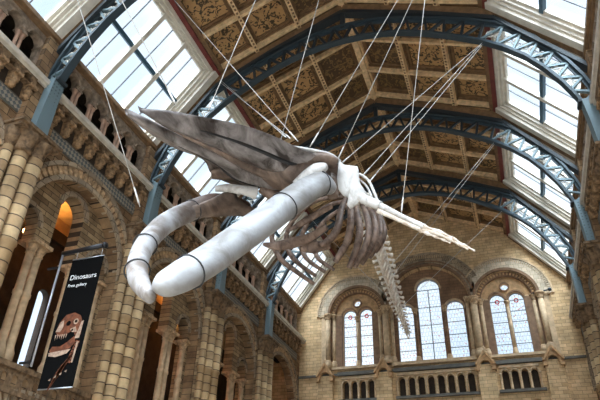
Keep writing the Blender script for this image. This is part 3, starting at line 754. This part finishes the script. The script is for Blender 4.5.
# ------------------------------------------------------------------ whale skeleton
def cat(pts, n):
    """Catmull-Rom resampling to n points"""
    P_ = [Vector(p) for p in pts]; k = len(P_); out = []
    for i in range(n):
        t = i/(n-1)*(k-1); j = min(int(t), k-2); f = t-j
        p0, p1, p2, p3 = P_[max(j-1, 0)], P_[j], P_[j+1], P_[min(j+2, k-1)]
        out.append(.5*((2*p1)+(p2-p0)*f+(2*p0-5*p1+4*p2-p3)*f*f+(3*p1-p0-3*p2+p3)*f**3))
    return out
def lerpl(v, n):
    k = len(v); o = []
    for i in range(n):
        t = i/(n-1)*(k-1); j = min(int(t), k-2); o.append(v[j]+(v[j+1]-v[j])*(t-j))
    return o
SPINE = [(1.02, 11.51, 10.52), (1.13, 12.68, 10.7), (1.28, 14.03, 10.76), (1.07, 15.9, 11.15), (0.81, 18.15, 11.61), (0.46, 21.26, 12.09), (0.16, 24.42, 12.38), (-0.14, 27.5, 12.77), (-0.4, 30.62, 13.0)]
JAW_R = [(-1.1, 11.02, 9.5), (-1.33, 10.59, 9.37), (-1.6, 10.09, 9.09), (-1.8, 9.43, 8.5), (-1.82, 8.67, 7.75), (-1.63, 7.96, 6.91), (-1.31, 7.4, 6.18), (-0.89, 6.97, 5.57), (-0.47, 6.77, 5.14)]
JAW_L = [(1.25, 10.67, 9.32), (1.07, 10.28, 9.25), (0.77, 9.81, 8.7), (0.42, 9.04, 7.74), (0.12, 8.39, 6.94), (-0.06, 7.71, 6.19), (-0.21, 7.15, 5.63), (-0.29, 6.84, 5.36), (-0.34, 6.66, 5.26)]
LO = [(-1.27, 6.46, 8.91), (-1.03, 6.92, 9.22), (-0.64, 7.56, 9.5), (-0.09, 8.28, 9.73), (0.36, 8.87, 9.81), (0.8, 9.49, 9.8), (1.17, 10.11, 9.86)]
LI = [(-1.29, 6.52, 8.92), (-1.18, 7.22, 9.06), (-0.97, 8.01, 9.29), (-0.67, 8.81, 9.44), (-0.4, 9.45, 9.53), (-0.07, 9.97, 9.59), (0.48, 10.52, 9.7)]
RI = [(-1.48, 6.4, 8.87), (-1.29, 7.14, 9.05), (-1.1, 7.95, 9.26), (-0.81, 8.75, 9.41), (-0.58, 9.38, 9.5), (-0.29, 10.0, 9.6), (0.22, 10.54, 9.71)]
RO = [(-1.54, 6.46, 8.85), (-1.58, 7.16, 9.04), (-1.5, 7.99, 9.24), (-1.34, 8.77, 9.51), (-1.42, 9.27, 9.72), (-1.5, 9.9, 9.75), (-0.92, 10.7, 9.75)]
COR = [(-1.65, 9.33, 8.57), (-1.45, 9.81, 9.03), (-1.28, 10.08, 9.36), (-1.14, 10.14, 9.56), (-1.14, 10.4, 9.4), (-1.03, 10.76, 9.36), (-0.67, 11.2, 9.35), (-0.93, 11.07, 9.17), (-1.26, 10.62, 9.0), (-1.65, 10.06, 8.71), (-1.7, 9.56, 8.4)]
SCAP = [(1.43, 10.64, 10.11), (1.55, 10.66, 9.96), (1.86, 10.77, 9.92), (1.88, 10.8, 9.81), (1.87, 10.82, 9.69), (1.89, 10.87, 9.46), (2.04, 10.97, 9.19), (1.94, 10.92, 9.05), (1.76, 10.91, 8.91), (1.62, 10.87, 8.82), (1.56, 10.85, 8.91), (1.6, 10.85, 9.11), (1.46, 10.81, 9.2), (1.36, 10.79, 9.38), (1.35, 10.72, 9.64)]
RIBS_L = [[(1.19, 12.22, 10.12), (1.12, 11.89, 9.49), (1.08, 11.74, 8.94), (0.92, 11.66, 8.58), (0.66, 11.59, 8.36)], [(1.18, 12.58, 10.32), (1.3, 12.1, 9.62), (1.36, 11.93, 9.15), (1.23, 11.99, 8.59), (0.9, 12.04, 8.11)], [(1.22, 12.98, 10.47), (1.38, 12.51, 9.76), (1.46, 12.43, 9.15), (1.36, 12.46, 8.65), (1.12, 12.54, 8.16)], [(1.29, 13.4, 10.61), (1.53, 12.93, 9.92), (1.61, 12.85, 9.3), (1.45, 12.87, 8.79), (1.16, 12.91, 8.36)], [(1.31, 13.81, 10.73), (1.6, 13.38, 10.18), (1.7, 13.29, 9.59), (1.54, 13.31, 9.09), (1.24, 13.36, 8.65)], [(1.3, 14.21, 10.86), (1.65, 13.83, 10.43), (1.76, 13.72, 9.88), (1.66, 13.72, 9.45), (1.37, 13.77, 9.02)], [(1.25, 14.7, 11.02), (1.61, 14.31, 10.62), (1.74, 14.26, 10.16), (1.67, 14.23, 9.78), (1.44, 14.26, 9.44)]]
RIBS_R = [[(1.15, 12.18, 10.17), (0.14, 12.25, 10.35), (-0.66, 12.39, 10.06), (-1.07, 12.58, 9.5), (-0.85, 12.71, 8.82), (-0.4, 12.86, 8.41), (0.02, 13.06, 8.09)], [(1.16, 12.66, 10.38), (0.2, 12.77, 10.53), (-0.52, 12.96, 10.24), (-0.88, 13.16, 9.69), (-0.68, 13.25, 9.06), (-0.08, 13.5, 8.54)], [(1.21, 13.15, 10.58), (0.38, 13.35, 10.69), (-0.3, 13.55, 10.41), (-0.64, 13.75, 9.9), (-0.48, 13.79, 9.3), (0.04, 13.96, 8.86)], [(1.26, 13.65, 10.77), (0.52, 13.91, 10.83), (-0.12, 14.13, 10.57), (-0.43, 14.31, 10.1), (-0.3, 14.32, 9.54), (0.16, 14.44, 9.14)]]
wh = thing('whale_skeleton', 'huge pale and brown whale skeleton hanging from steel cables beneath the vaulted ceiling, jaws open', 'skeleton', (1.0, 11.5, 10.5))

def shell(outer, inner, low, high, name, mat, arch_=.0, N=26):
    """rostrum half: a long tapering bone between an outer and an inner edge"""
    O = cat(outer, N); I = cat(inner, N); b = MB(); vs = []; prof = 12
    for i in range(N):
        ax = (O[min(i+1, N-1)]+I[min(i+1, N-1)]-O[max(i-1, 0)]-I[max(i-1, 0)]).normalized(); w_ = I[i]-O[i]
        n = ax.cross(w_).normalized()
        if n.z < 0: n = -n
        f = i/(N-1); lo = low*(.35+.65*f); hi = high*(.3+.7*f)
        for j in range(prof):
            t = j/(prof/2)
            if j < prof/2: s = t; d = -lo*math.sin(PI*s)**.8+arch_*f*math.sin(PI*s)*math.sin(2*PI*s); d -= .02
            else: s = 2-t; d = hi*math.sin(PI*s)**.6+.02
            vs.append(O[i]+w_*s+n*d)
    fs = [(i*prof+j, i*prof+(j+1) % prof, (i+1)*prof+(j+1) % prof, (i+1)*prof+j) for i in range(N-1) for j in range(prof)]
    fs += [tuple(range(prof)), tuple(range((N-1)*prof, N*prof))[::-1]]
    b.add(vs, fs, True); return b.build(name, mat, wh)
shell(LO, LI, .10, .28, 'maxilla', M['mottp'], .12)
shell(RO, RI, .10, .28, 'maxilla', M['mottp'], .12)
vm = cat([(a[0]*.5+c[0]*.5, a[1]*.5+c[1]*.5, a[2]*.5+c[2]*.5+.07) for a, c in zip(LI, RI)][1:], 20)
MB().tube(vm, lerpl([.03, .07, .1, .14, .18, .2], 20), 10).build('vomer', M['mott'], wh)
for e, off in ((1, .13), (-1, -.13)):                        # dark groove ridges along the palate
    g = cat([(a[0]*.55+c[0]*.45, a[1]*.55+c[1]*.45, a[2]*.55+c[2]*.45-.07) for a, c in (zip(LO, LI) if e > 0 else zip(RO, RI))][2:], 18)
    MB().tube(g, lerpl([.015, .045, .06, .055], 18), 6).build('palate_ridge', M['strap'], wh)
# braincase, orbital processes and cheek bones
def blob(pts, ra, rb, name, mat, ref, n=14, N=24):
    return MB().tube(cat(pts, N), lerpl(ra, N), n, ref=ref, rb=lerpl(rb, N)).build(name, mat, wh)
UPV = (.1, -.35, .93)
blob([(-.5, 10.15, 9.78), (-.1, 10.5, 9.85), (.45, 10.9, 10.0), (.9, 11.15, 10.15), (1.2, 11.4, 10.3)], [.12, .35, .5, .48, .2], [.5, .95, 1.0, .72, .3], 'cranium', M['mott'], UPV)
blob([(-.2, 10.35, 9.85), (-.8, 10.1, 9.85), (-1.25, 9.85, 9.76), (-1.52, 9.74, 9.69)], [.2, .18, .15, .07], [.5, .45, .42, .3], 'orbital_process', M['mott'], UPV)
blob([(.3, 10.3, 9.95), (.75, 10.3, 10.0), (1.15, 10.35, 9.98), (1.4, 10.5, 9.9)], [.2, .2, .16, .1], [.5, .45, .4, .3], 'orbital_process', M['mott'], UPV)
blob([(-1.48, 9.93, 9.40), (-1.2, 10.06, 9.45), (-0.88, 10.23, 9.44), (-0.64, 10.46, 9.46)], [.07, .11, .12, .16], [.07, .1, .11, .15], 'cheek_bone', M['white'], UPV)
blob([(0.52, 10.16, 9.24), (0.81, 10.16, 9.44), (1.05, 10.16, 9.57), (1.24, 10.24, 9.70)], [.12, .17, .18, .08], [.12, .17, .18, .08], 'cheek_bone', M['white'], UPV)
blob([(.62, 9.55, 9.9), (.98, 9.95, 9.98), (1.25, 10.4, 10.1), (1.38, 10.75, 10.15)], [.03, .06, .09, .07], [.05, .1, .12, .1], 'occipital_crest', M['white'], UPV)
blob([(1.05, 10.75, 9.95), (1.18, 10.8, 9.6), (1.22, 10.82, 9.2)], [.16, .2, .12], [.22, .25, .14], 'squamosal_bone', M['mott'], (1, 0, 0))
blob([(-.55, 10.5, 9.6), (-.2, 10.75, 9.45), (.3, 10.9, 9.4), (.8, 10.95, 9.5)], [.1, .16, .18, .12], [.12, .2, .22, .16], 'palatine_bone', M['brown'], UPV)
# lower jaw: two bowed mandibles with straps and a coronoid spike
jn = Vector((-.05, -.72, .69))
jr = MB().tube(cat(JAW_R, 40), lerpl([.10, .2, .26, .24, .23, .21, .2, .19, .12], 40), 16, ref=jn, rb=lerpl([.12, .15, .17, .18, .18, .18, .18, .17, .09], 40)).build('mandible', M['jaw'], wh)
jl = MB().tube(cat(JAW_L, 44), lerpl([.14, .28, .31, .31, .30, .285, .265, .21, .06], 44), 20, ref=jn, rb=lerpl([.14, .28, .315, .315, .305, .29, .27, .22, .06], 44)).build('mandible', M['pale'], wh)
def bone_plate(outline, th, bulge, name, mat):
    sc3 = [Vector(p) for p in outline]; cen = sum(sc3, Vector())/len(sc3)
    nn = Vector()
    for a, c in zip(sc3, sc3[1:]+sc3[:1]): nn += (a-cen).cross(c-cen)
    nn.normalize(); b = MB(); k = len(sc3)
    rings = [[cen+(p-cen)*s+nn*(h+e) for p in sc3] for s, h, e in ((.5, bulge, th), (.97, .0, th), (1.0, 0, 0), (.97, 0, -th), (.5, -.01, -th))]
    vs = [cen+nn*(bulge*1.2+th)]+[p for r in rings for p in r]+[cen-nn*(th+.02)]
    fs = [(0, 1+j, 1+(j+1) % k) for j in range(k)]
    for i in range(4): fs += [(1+i*k+j, 1+(i+1)*k+j, 1+(i+1)*k+(j+1) % k, 1+i*k+(j+1) % k) for j in range(k)]
    fs += [(1+4*k+j, len(vs)-1, 1+4*k+(j+1) % k) for j in range(k)]
    b.add(vs, fs, True); return b.build(name, mat, wh)
bone_plate(COR, .07, .04, 'coronoid_process', M['mott'])
def strap(path, q, r1, parent):
    c = cat(path, 60); k = int(q*59); d = (c[min(k+1, 59)]-c[max(k-1, 0)]).normalized(); u = d.orthogonal().normalized(); v = d.cross(u)
    b = MB(); b.tube([c[k]+(u*math.cos(a*PI/12)+v*math.sin(a*PI/12))*r1 for a in range(24)], .014, 6, closed=True)
    o = b.build('strap', M['strap'], wh); o.parent = parent; o.location = (0, 0, 0); o.parent = parent
for q, r1 in ((.13, .295), (.33, .322), (.72, .292)): strap(JAW_L, q, r1, jl)
for q, r1 in ((.36, .25), (.66, .225), (.82, .21)): strap(JAW_R, q, r1, jr)
bone_plate(SCAP, .05, .07, 'shoulder_blade', M['white'])
MB().tube(cat([(1.84, 10.96, 9.84), (2.05, 11.02, 9.65), (2.17, 11.05, 9.3), (2.26, 11.06, 8.95)], 16), .035, 8).build('support_rod', M['white'], wh)
MB().tube(cat([(1.82, 11.03, 9.74), (1.98, 11.09, 9.54), (2.09, 11.07, 9.24), (2.16, 11.02, 8.97)], 16), .028, 8).build('support_rod', M['white'], wh)
# flipper
blob([(1.86, 10.91, 9.12), (2.04, 10.92, 8.99), (2.32, 10.92, 8.8)], [.13, .12, .11], [.13, .12, .11], 'upper_arm_bone', M['white'], (0, 1, 0))
blob([(2.30, 10.93, 8.82), (2.81, 10.99, 8.46), (3.24, 11.05, 8.16)], [.09, .055, .07], [.09, .055, .07], 'forearm_bone', M['white'], (0, 1, 0))
blob([(2.26, 10.97, 8.72), (2.75, 11.02, 8.38), (3.17, 11.07, 8.1)], [.07, .045, .05], [.07, .045, .05], 'forearm_bone', M['vert'], (0, 1, 0))
for D in ([(3.24, 11.05, 8.17), (3.67, 11.06, 7.9), (3.99, 11.11, 7.64), (4.23, 11.11, 7.43)], [(3.21, 11.08, 8.13), (3.60, 11.07, 7.885), (3.89, 11.09, 7.66), (4.10, 11.12, 7.5)], [(3.16, 11.09, 8.09), (3.47, 11.11, 7.9), (3.76, 11.11, 7.70)]):
    N = 29; rr = [(.045-.025*i/(N-1))*(1+.35*math.cos(2*PI*i/7)) for i in range(N)]
    MB().tube(cat(D, N), rr, 8).build('finger_bone', M['vert'], wh)
for D, ra in (([(-0.53, 10.85, 8.22), (-0.25, 10.99, 8.19), (0.09, 11.17, 8.32), (0.44, 11.33, 8.48), (0.89, 11.42, 8.77)], [.03, .11, .14, .11, .07]),
              ([(-0.09, 11.32, 8.76), (0.21, 11.34, 8.92), (0.52, 11.35, 9.08), (1.04, 11.36, 9.31)], [.03, .08, .09, .06])):
    blob(D, ra, [x*.6 for x in ra], 'hyoid_bone', M['brown'], (0, -.5, .85))
blob([(0.2, 11.45, 8.30), (0.5, 11.6, 8.37), (0.84, 11.83, 8.46)], [.08, .17, .06], [.05, .1, .05], 'breast_bone', M['brown'], (0, -.5, .85))
for rb_ in RIBS_L: MB().tube(cat(rb_, 24), lerpl([.05, .085, .105, .11, .105, .08], 24), 10, ref=(0, 1, .2), rb=lerpl([.05, .08, .09, .095, .09, .07], 24)).build('rib', M['brown'], wh)
for rb_ in RIBS_R: MB().tube(cat(rb_, 26), lerpl([.05, .06, .07, .075, .07, .05], 26), 10).build('rib', M['brown'], wh)
# backbone
NV = 28; sp = cat(SPINE, NV*4)
ds = [0]
for a, c in zip(sp, sp[1:]): ds.append(ds[-1]+(c-a).length)
def on_spine(q):
    t = q*ds[-1]; k = next((i for i in range(len(ds)-1) if ds[i+1] >= t), len(ds)-2)
    return sp[k]+(sp[k+1]-sp[k])*((t-ds[k])/(ds[k+1]-ds[k])), (sp[k+1]-sp[k]).normalized()
for i in range(NV):
    q = (i+.5)/NV; p, d = on_spine(q); sd = d.cross(Vector((0, 0, 1))).normalized(); uu = sd.cross(d).normalized()
    r1 = .2 if q < .6 else .2-.08*(q-.6)/.4
    tp = .16+.06*math.sin(PI*min(1, q*1.5)) if q < .66 else .13*(1-q)/.34+.07
    h_ = ds[-1]/NV*.4; b = MB(); k_ = r1/.2
    b.tube([p-d*h_, p-d*h_*.8, p, p+d*h_*.8, p+d*h_], [r1*.9, r1, r1*.72, r1, r1*.9], 12)
    for e in (-1, 1): b.tube([p+sd*e*r1*.6, p+sd*e*(r1+tp*.5)-uu*.04, p+sd*e*(r1+tp*.85)-uu*.07, p+sd*e*(r1+tp)-uu*.08], [.07*k_, .06*k_, .12*k_, .07*k_], 8, ref=d, rb=[.06*k_, .05*k_, .09*k_, .05*k_])
    b.tube([p+uu*r1*.6, p+uu*(r1+tp)+d*.05, p+uu*(r1+tp*1.5)+d*.1], [.09*k_, .08*k_, .1*k_], 6, ref=d, rb=[.04*k_, .03*k_, .03*k_])
    if q > .12:
        for e in (-1, 1): b.tube([p-uu*r1*.7+d*h_+sd*e*r1*.75, p-uu*(r1+.14*k_)+d*(h_+.06)+sd*e*.07*k_, p-uu*(r1+.34*k_)+d*(h_+.1)], [.045*k_, .05*k_, .04*k_], 6)
    b.build('vertebra', M['vert'], wh)
MB().tube([on_spine(q)[0]+Vector((0, 0, .05)) for q in [k/30 for k in range(31)]], .05, 8).build('armature_rod', M['strap'], wh)

# cables from the trusses to the skeleton
H = 5.63
CAB = [((-H, 3.8, 19.2), (-2.2, 8.24, 7.99), 'thin cable from above down to the bowed far jaw bone'),
       ((-H, 3.8, 19.2), (-.9, 7.08, 9.42), 'thin cable down to the whale snout beside the banner side skylight'),
       ((-5.2, 10.2, 19.5), (.81, 9.45, 9.93), 'long slanting cable crossing the skylight down to the skull crest'),
       ((-6.05, 16.6, 20.95), (.6, 9.23, 9.93), 'upper of two close cables from the banner side truss to the skull'),
       ((-6.0, 16.6, 20.75), (.68, 9.3, 9.93), 'lower of two close cables from the banner side truss to the skull'),
       ((.1, 10.2, 21.35), (-.55, 7.7, 9.75), 'faint cable from the vault down to the middle of the snout'),
       ((2.0, 10.2, 21.1), (.21, 9.68, 9.9), 'steep cable crossing leafy panels down to the middle of the skull'),
       ((H, 10.2, 19.2), (.97, 9.81, 10.0), 'cable down to the back of the skull, nearest its crest'),
       ((H, 10.2, 19.2), (1.32, 10.85, 10.25), 'cable down to the neck just behind the skull'),
       ((4.85, 10.2, 19.7), (2.78, 10.96, 8.5), 'nearly upright cable down to the middle of the flipper'),
       ((H, 16.6, 19.25), (1.46, 10.70, 10.04), 'cable from the large truss haunch to the top of the shoulder blade'),
       ((H, 16.6, 19.25), (1.93, 10.95, 9.75), 'upper of the close cable pair from truss haunch to the shoulder'),
       ((H, 16.6, 19.15), (2.05, 11.04, 9.58), 'lower of the close cable pair from truss haunch to the shoulder'),
       ((H, 23.1, 19.25), (.57, 20.6, 12.0), 'upper of the cable pair from the middle truss to the backbone'),
       ((H, 23.1, 19.15), (.5, 21.6, 12.1), 'lower of the cable pair from the middle truss to the backbone'),
       ((H, 29.5, 19.2), (.02, 26.3, 12.7), 'cable from the farthest truss to the whale tail, opposite the banner side'),
       ((-H, 23.1, 19.2), (-.02, 26.2, 12.6), 'cable from the banner side of the middle truss to the whale tail')]
for a, c, lab in CAB:
    a, c = Vector(a), Vector(c); b = MB(); d = (c-a).normalized()
    b.tube([a, c], .0105, 6)
    b.tube([c-d*.45, c-d*.4, c-d*.12, c-d*.08], [.013, .02, .02, .013], 8)
    tag(b.build('suspension_cable', M['cable'], None, c), lab, 'cable', 'steel cables holding the whale skeleton')

# ------------------------------------------------------------------ banner
BY = 12.6
t = thing('hanging_banner', 'tall black banner reading Dinosaurs with a dinosaur skull, hung from a bracket', 'banner', (-8.3, BY, 6.4))
b = MB(); b.tube([(-8.3, BY, 6.4), (-8.3, BY, 10.02)], .035, 10); b.build('pole', M['alum'], t)
for z in (6.5, 9.5): b = MB(); b.box(-8.75, -8.3, BY-.03, BY+.03, z, z+.06); b.build('wall_bracket', M['pole'], t)
b = MB(); b.tube([(-8.32, BY, 10.03), (-6.72, BY, 10.09)], .075, 12); b.tube([(-6.78, BY, 10.09), (-6.68, BY, 10.09)], .1, 12); b.build('arm', M['pole'], t)
b = MB()
NX, NZ = 8, 26; X0, X1, Z0, Z1 = -7.83, -6.66, 5.72, 9.72
def by(x, z): return BY+.012*math.sin((x-X0)*5+z*.6)
vs = []
for e in (-.006, .006):
    for k in range(NZ+1):
        for j in range(NX+1):
            x, z = X0+(X1-X0)*j/NX, Z0+(Z1-Z0)*k/NZ; vs.append((x, by(x, z)+e, z))
q = (NX+1)*(NZ+1); fs = []
for k in range(NZ):
    for j in range(NX):
        a = k*(NX+1)+j; fs.append((a, a+1, a+NX+2, a+NX+1)); fs.append((q+a+NX+1, q+a+NX+2, q+a+1, q+a))
b.add(vs, fs, True); b.build('cloth', M['black'], t)
b = MB(); b.tube([(X0, BY, Z0), (X1, BY, Z0)], .02, 8); b.build('weight_rod', M['alum'], t)
b = MB(); b.tube([(X0, BY, Z1), (X1, BY, Z1)], .022, 8)
for x in (X0+.12, X1-.12): b.tube([(x, BY, Z1), (x, BY, 10.06)], .008, 6)
b.build('hanging_rod', M['alum'], t)
def lettering(txt, size, x, z, name):
    cu = bpy.data.curves.new(name, 'FONT'); cu.body = txt; cu.size = size; cu.extrude = .002; cu.space_character = 1.02
    o = bpy.data.objects.new(name, cu); C.objects.link(o); dg = bpy.context.evaluated_depsgraph_get(); dg.update()
    me = bpy.data.meshes.new_from_object(o.evaluated_get(dg)); bpy.data.objects.remove(o)
    me.materials.clear(); me.materials.append(M['print'])
    me.transform(Matrix.Translation(Vector((x, BY-.024, z))-t.location) @ Matrix.Rotation(PI/2, 4, 'X'))
    o = bpy.data.objects.new(name, me); C.objects.link(o); o.parent = t
lettering('Dinosaurs', .235, X0+.09, 9.0, 'heading_lettering'); lettering('Free gallery', .145, X0+.09, 8.76, 'subheading_lettering')
PMAP = lambda u, v, d: (X0+u, BY-.02-d, v)
def pr(polys, mat, name, d):
    b = MB()
    for p in polys: b.plate(p, [], PMAP, d, d+.003)
    b.build(name, mat, t)
# skull print: cranium, snout, lower jaw, teeth, neck and ribs
pr([[(.10, 7.35), (.16, 7.62), (.34, 7.86), (.62, 7.90), (.86, 7.80), (1.0, 7.55), (1.02, 7.2), (.92, 7.1), (.80, 7.22), (.72, 7.36), (.56, 7.28), (.42, 7.22), (.3, 7.2), (.2, 7.24)],
    [(.05, 6.78), (.12, 6.92), (.4, 6.9), (.62, 7.02), (.82, 7.18), (.9, 7.0), (.78, 6.84), (.55, 6.74), (.25, 6.68)]], M['rust'], 'skull_print', 0)
tp = [[(.12+.075*k, 7.26+.015*(k % 2)), (.17+.075*k, 7.26), (.145+.075*k, 7.1+.02*(k % 3))] for k in range(6)]
tp += [[(.05, 6.74), (.8, 6.80), (.7, 6.68), (.35, 6.60), (.08, 6.64)], [(.1, 7.36), (.2, 7.64), (.3, 7.7), (.34, 7.5), (.26, 7.34)],
       circ(.75, 7.62, .09, 10), [(.6, 7.40), (.78, 7.46), (.86, 7.3), (.7, 7.3)], [(.84, 7.1), (.95, 7.6), (1.02, 7.62), (1.0, 7.1)]]
pr(tp, M['bonep'], 'teeth_print', .003)
pr([circ(.75, 7.62, .045, 10), circ(.5, 7.58, .08, 10), circ(.69, 7.36, .035, 8)], M['black'], 'socket_print', .007)
nk = []
for k in range(7):
    a = k/6; nk.append([(.92-.14*a, 7.05-.55*a), (1.06-.14*a, 7.0-.55*a), (1.04-.14*a, 6.93-.55*a), (.9-.14*a, 6.98-.55*a)])
for k in range(8):
    a = k/7; x0, z0 = .93-.3*a, 6.72-.55*a
    nk.append([(x0, z0), (x0+.04, z0-.02), (x0-.36+.1*a, z0-.52), (x0-.40+.1*a, z0-.5)])
pr(nk, M['rust'], 'rib_print', .003)
pr([[(.3+.16*k, 5.95+.07*k), (.38+.16*k, 6.0+.07*k), (.37+.16*k, 5.93+.07*k)] for k in range(4)]+[[(.95, 7.0), (1.02, 7.0), (.98, 6.4), (.93, 6.4)]], M['bonep'], 'highlight_print', .006)

# ------------------------------------------------------------------ light, camera
wd = bpy.data.worlds.new('sky'); bpy.context.scene.world = wd; wd.use_nodes = True; nt = wd.node_tree; L = nt.links.new
bg = nt.nodes['Background']; tc = nt.nodes.new('ShaderNodeTexCoord')
n = nt.nodes.new('ShaderNodeTexNoise'); n.inputs['Scale'].default_value = 2.6; n.inputs['Detail'].default_value = 4; L(tc.outputs['Generated'], n.inputs['Vector'])
r = nt.nodes.new('ShaderNodeValToRGB'); r.color_ramp.elements[0].position = .38; r.color_ramp.elements[1].position = .6
r.color_ramp.elements[0].color = (.60, .74, .88, 1); r.color_ramp.elements[1].color = (.86, .93, 1.0, 1); L(n.outputs['Fac'], r.inputs[0])
L(r.outputs[0], bg.inputs['Color'])
# overcast sky, brighter round the veiled sun, which stands high behind the camera
vd = nt.nodes.new('ShaderNodeVectorMath'); vd.operation = 'DOT_PRODUCT'; vd.inputs[1].default_value = (.12, -.36, .925); L(tc.outputs['Generated'], vd.inputs[0])
mr = nt.nodes.new('ShaderNodeMapRange'); mr.interpolation_type = 'SMOOTHSTEP'; mr.inputs['From Min'].default_value = .6; mr.inputs['From Max'].default_value = .98
mr.inputs['To Min'].default_value = 1.35; mr.inputs['To Max'].default_value = 26.0
L(vd.outputs['Value'], mr.inputs['Value']); L(mr.outputs[0], bg.inputs['Strength'])

cam = bpy.data.cameras.new('camera'); co = bpy.data.objects.new('camera', cam); C.objects.link(co)
cam.sensor_width = 36; cam.lens = 36*568.66/600; cam.clip_end = 300; cam.clip_start = .05
ya, pa, ro = map(math.radians, (-20.6199, 33.2290, 1.8709))
fwd = Vector((math.sin(ya)*math.cos(pa), math.cos(ya)*math.cos(pa), math.sin(pa))); rt = Vector((math.cos(ya), -math.sin(ya), 0)); up = rt.cross(fwd)
r2 = rt*math.cos(ro)+up*math.sin(ro); u2 = -rt*math.sin(ro)+up*math.cos(ro)
mt = Matrix((r2, u2, -fwd)).transposed().to_4x4(); mt.translation = (4.46, 0, 1.7); co.matrix_world = mt
sc_ = bpy.context.scene; sc_.camera = co
sc_.view_settings.view_transform = 'Standard'; sc_.view_settings.look = 'None'; sc_.view_settings.gamma = 1; sc_.view_settings.exposure = .2
sc_.view_settings.use_curve_mapping = False
sc_.cycles.use_denoising = True; sc_.cycles.max_bounces = 8; sc_.cycles.diffuse_bounces = 5; sc_.cycles.transparent_max_bounces = 16
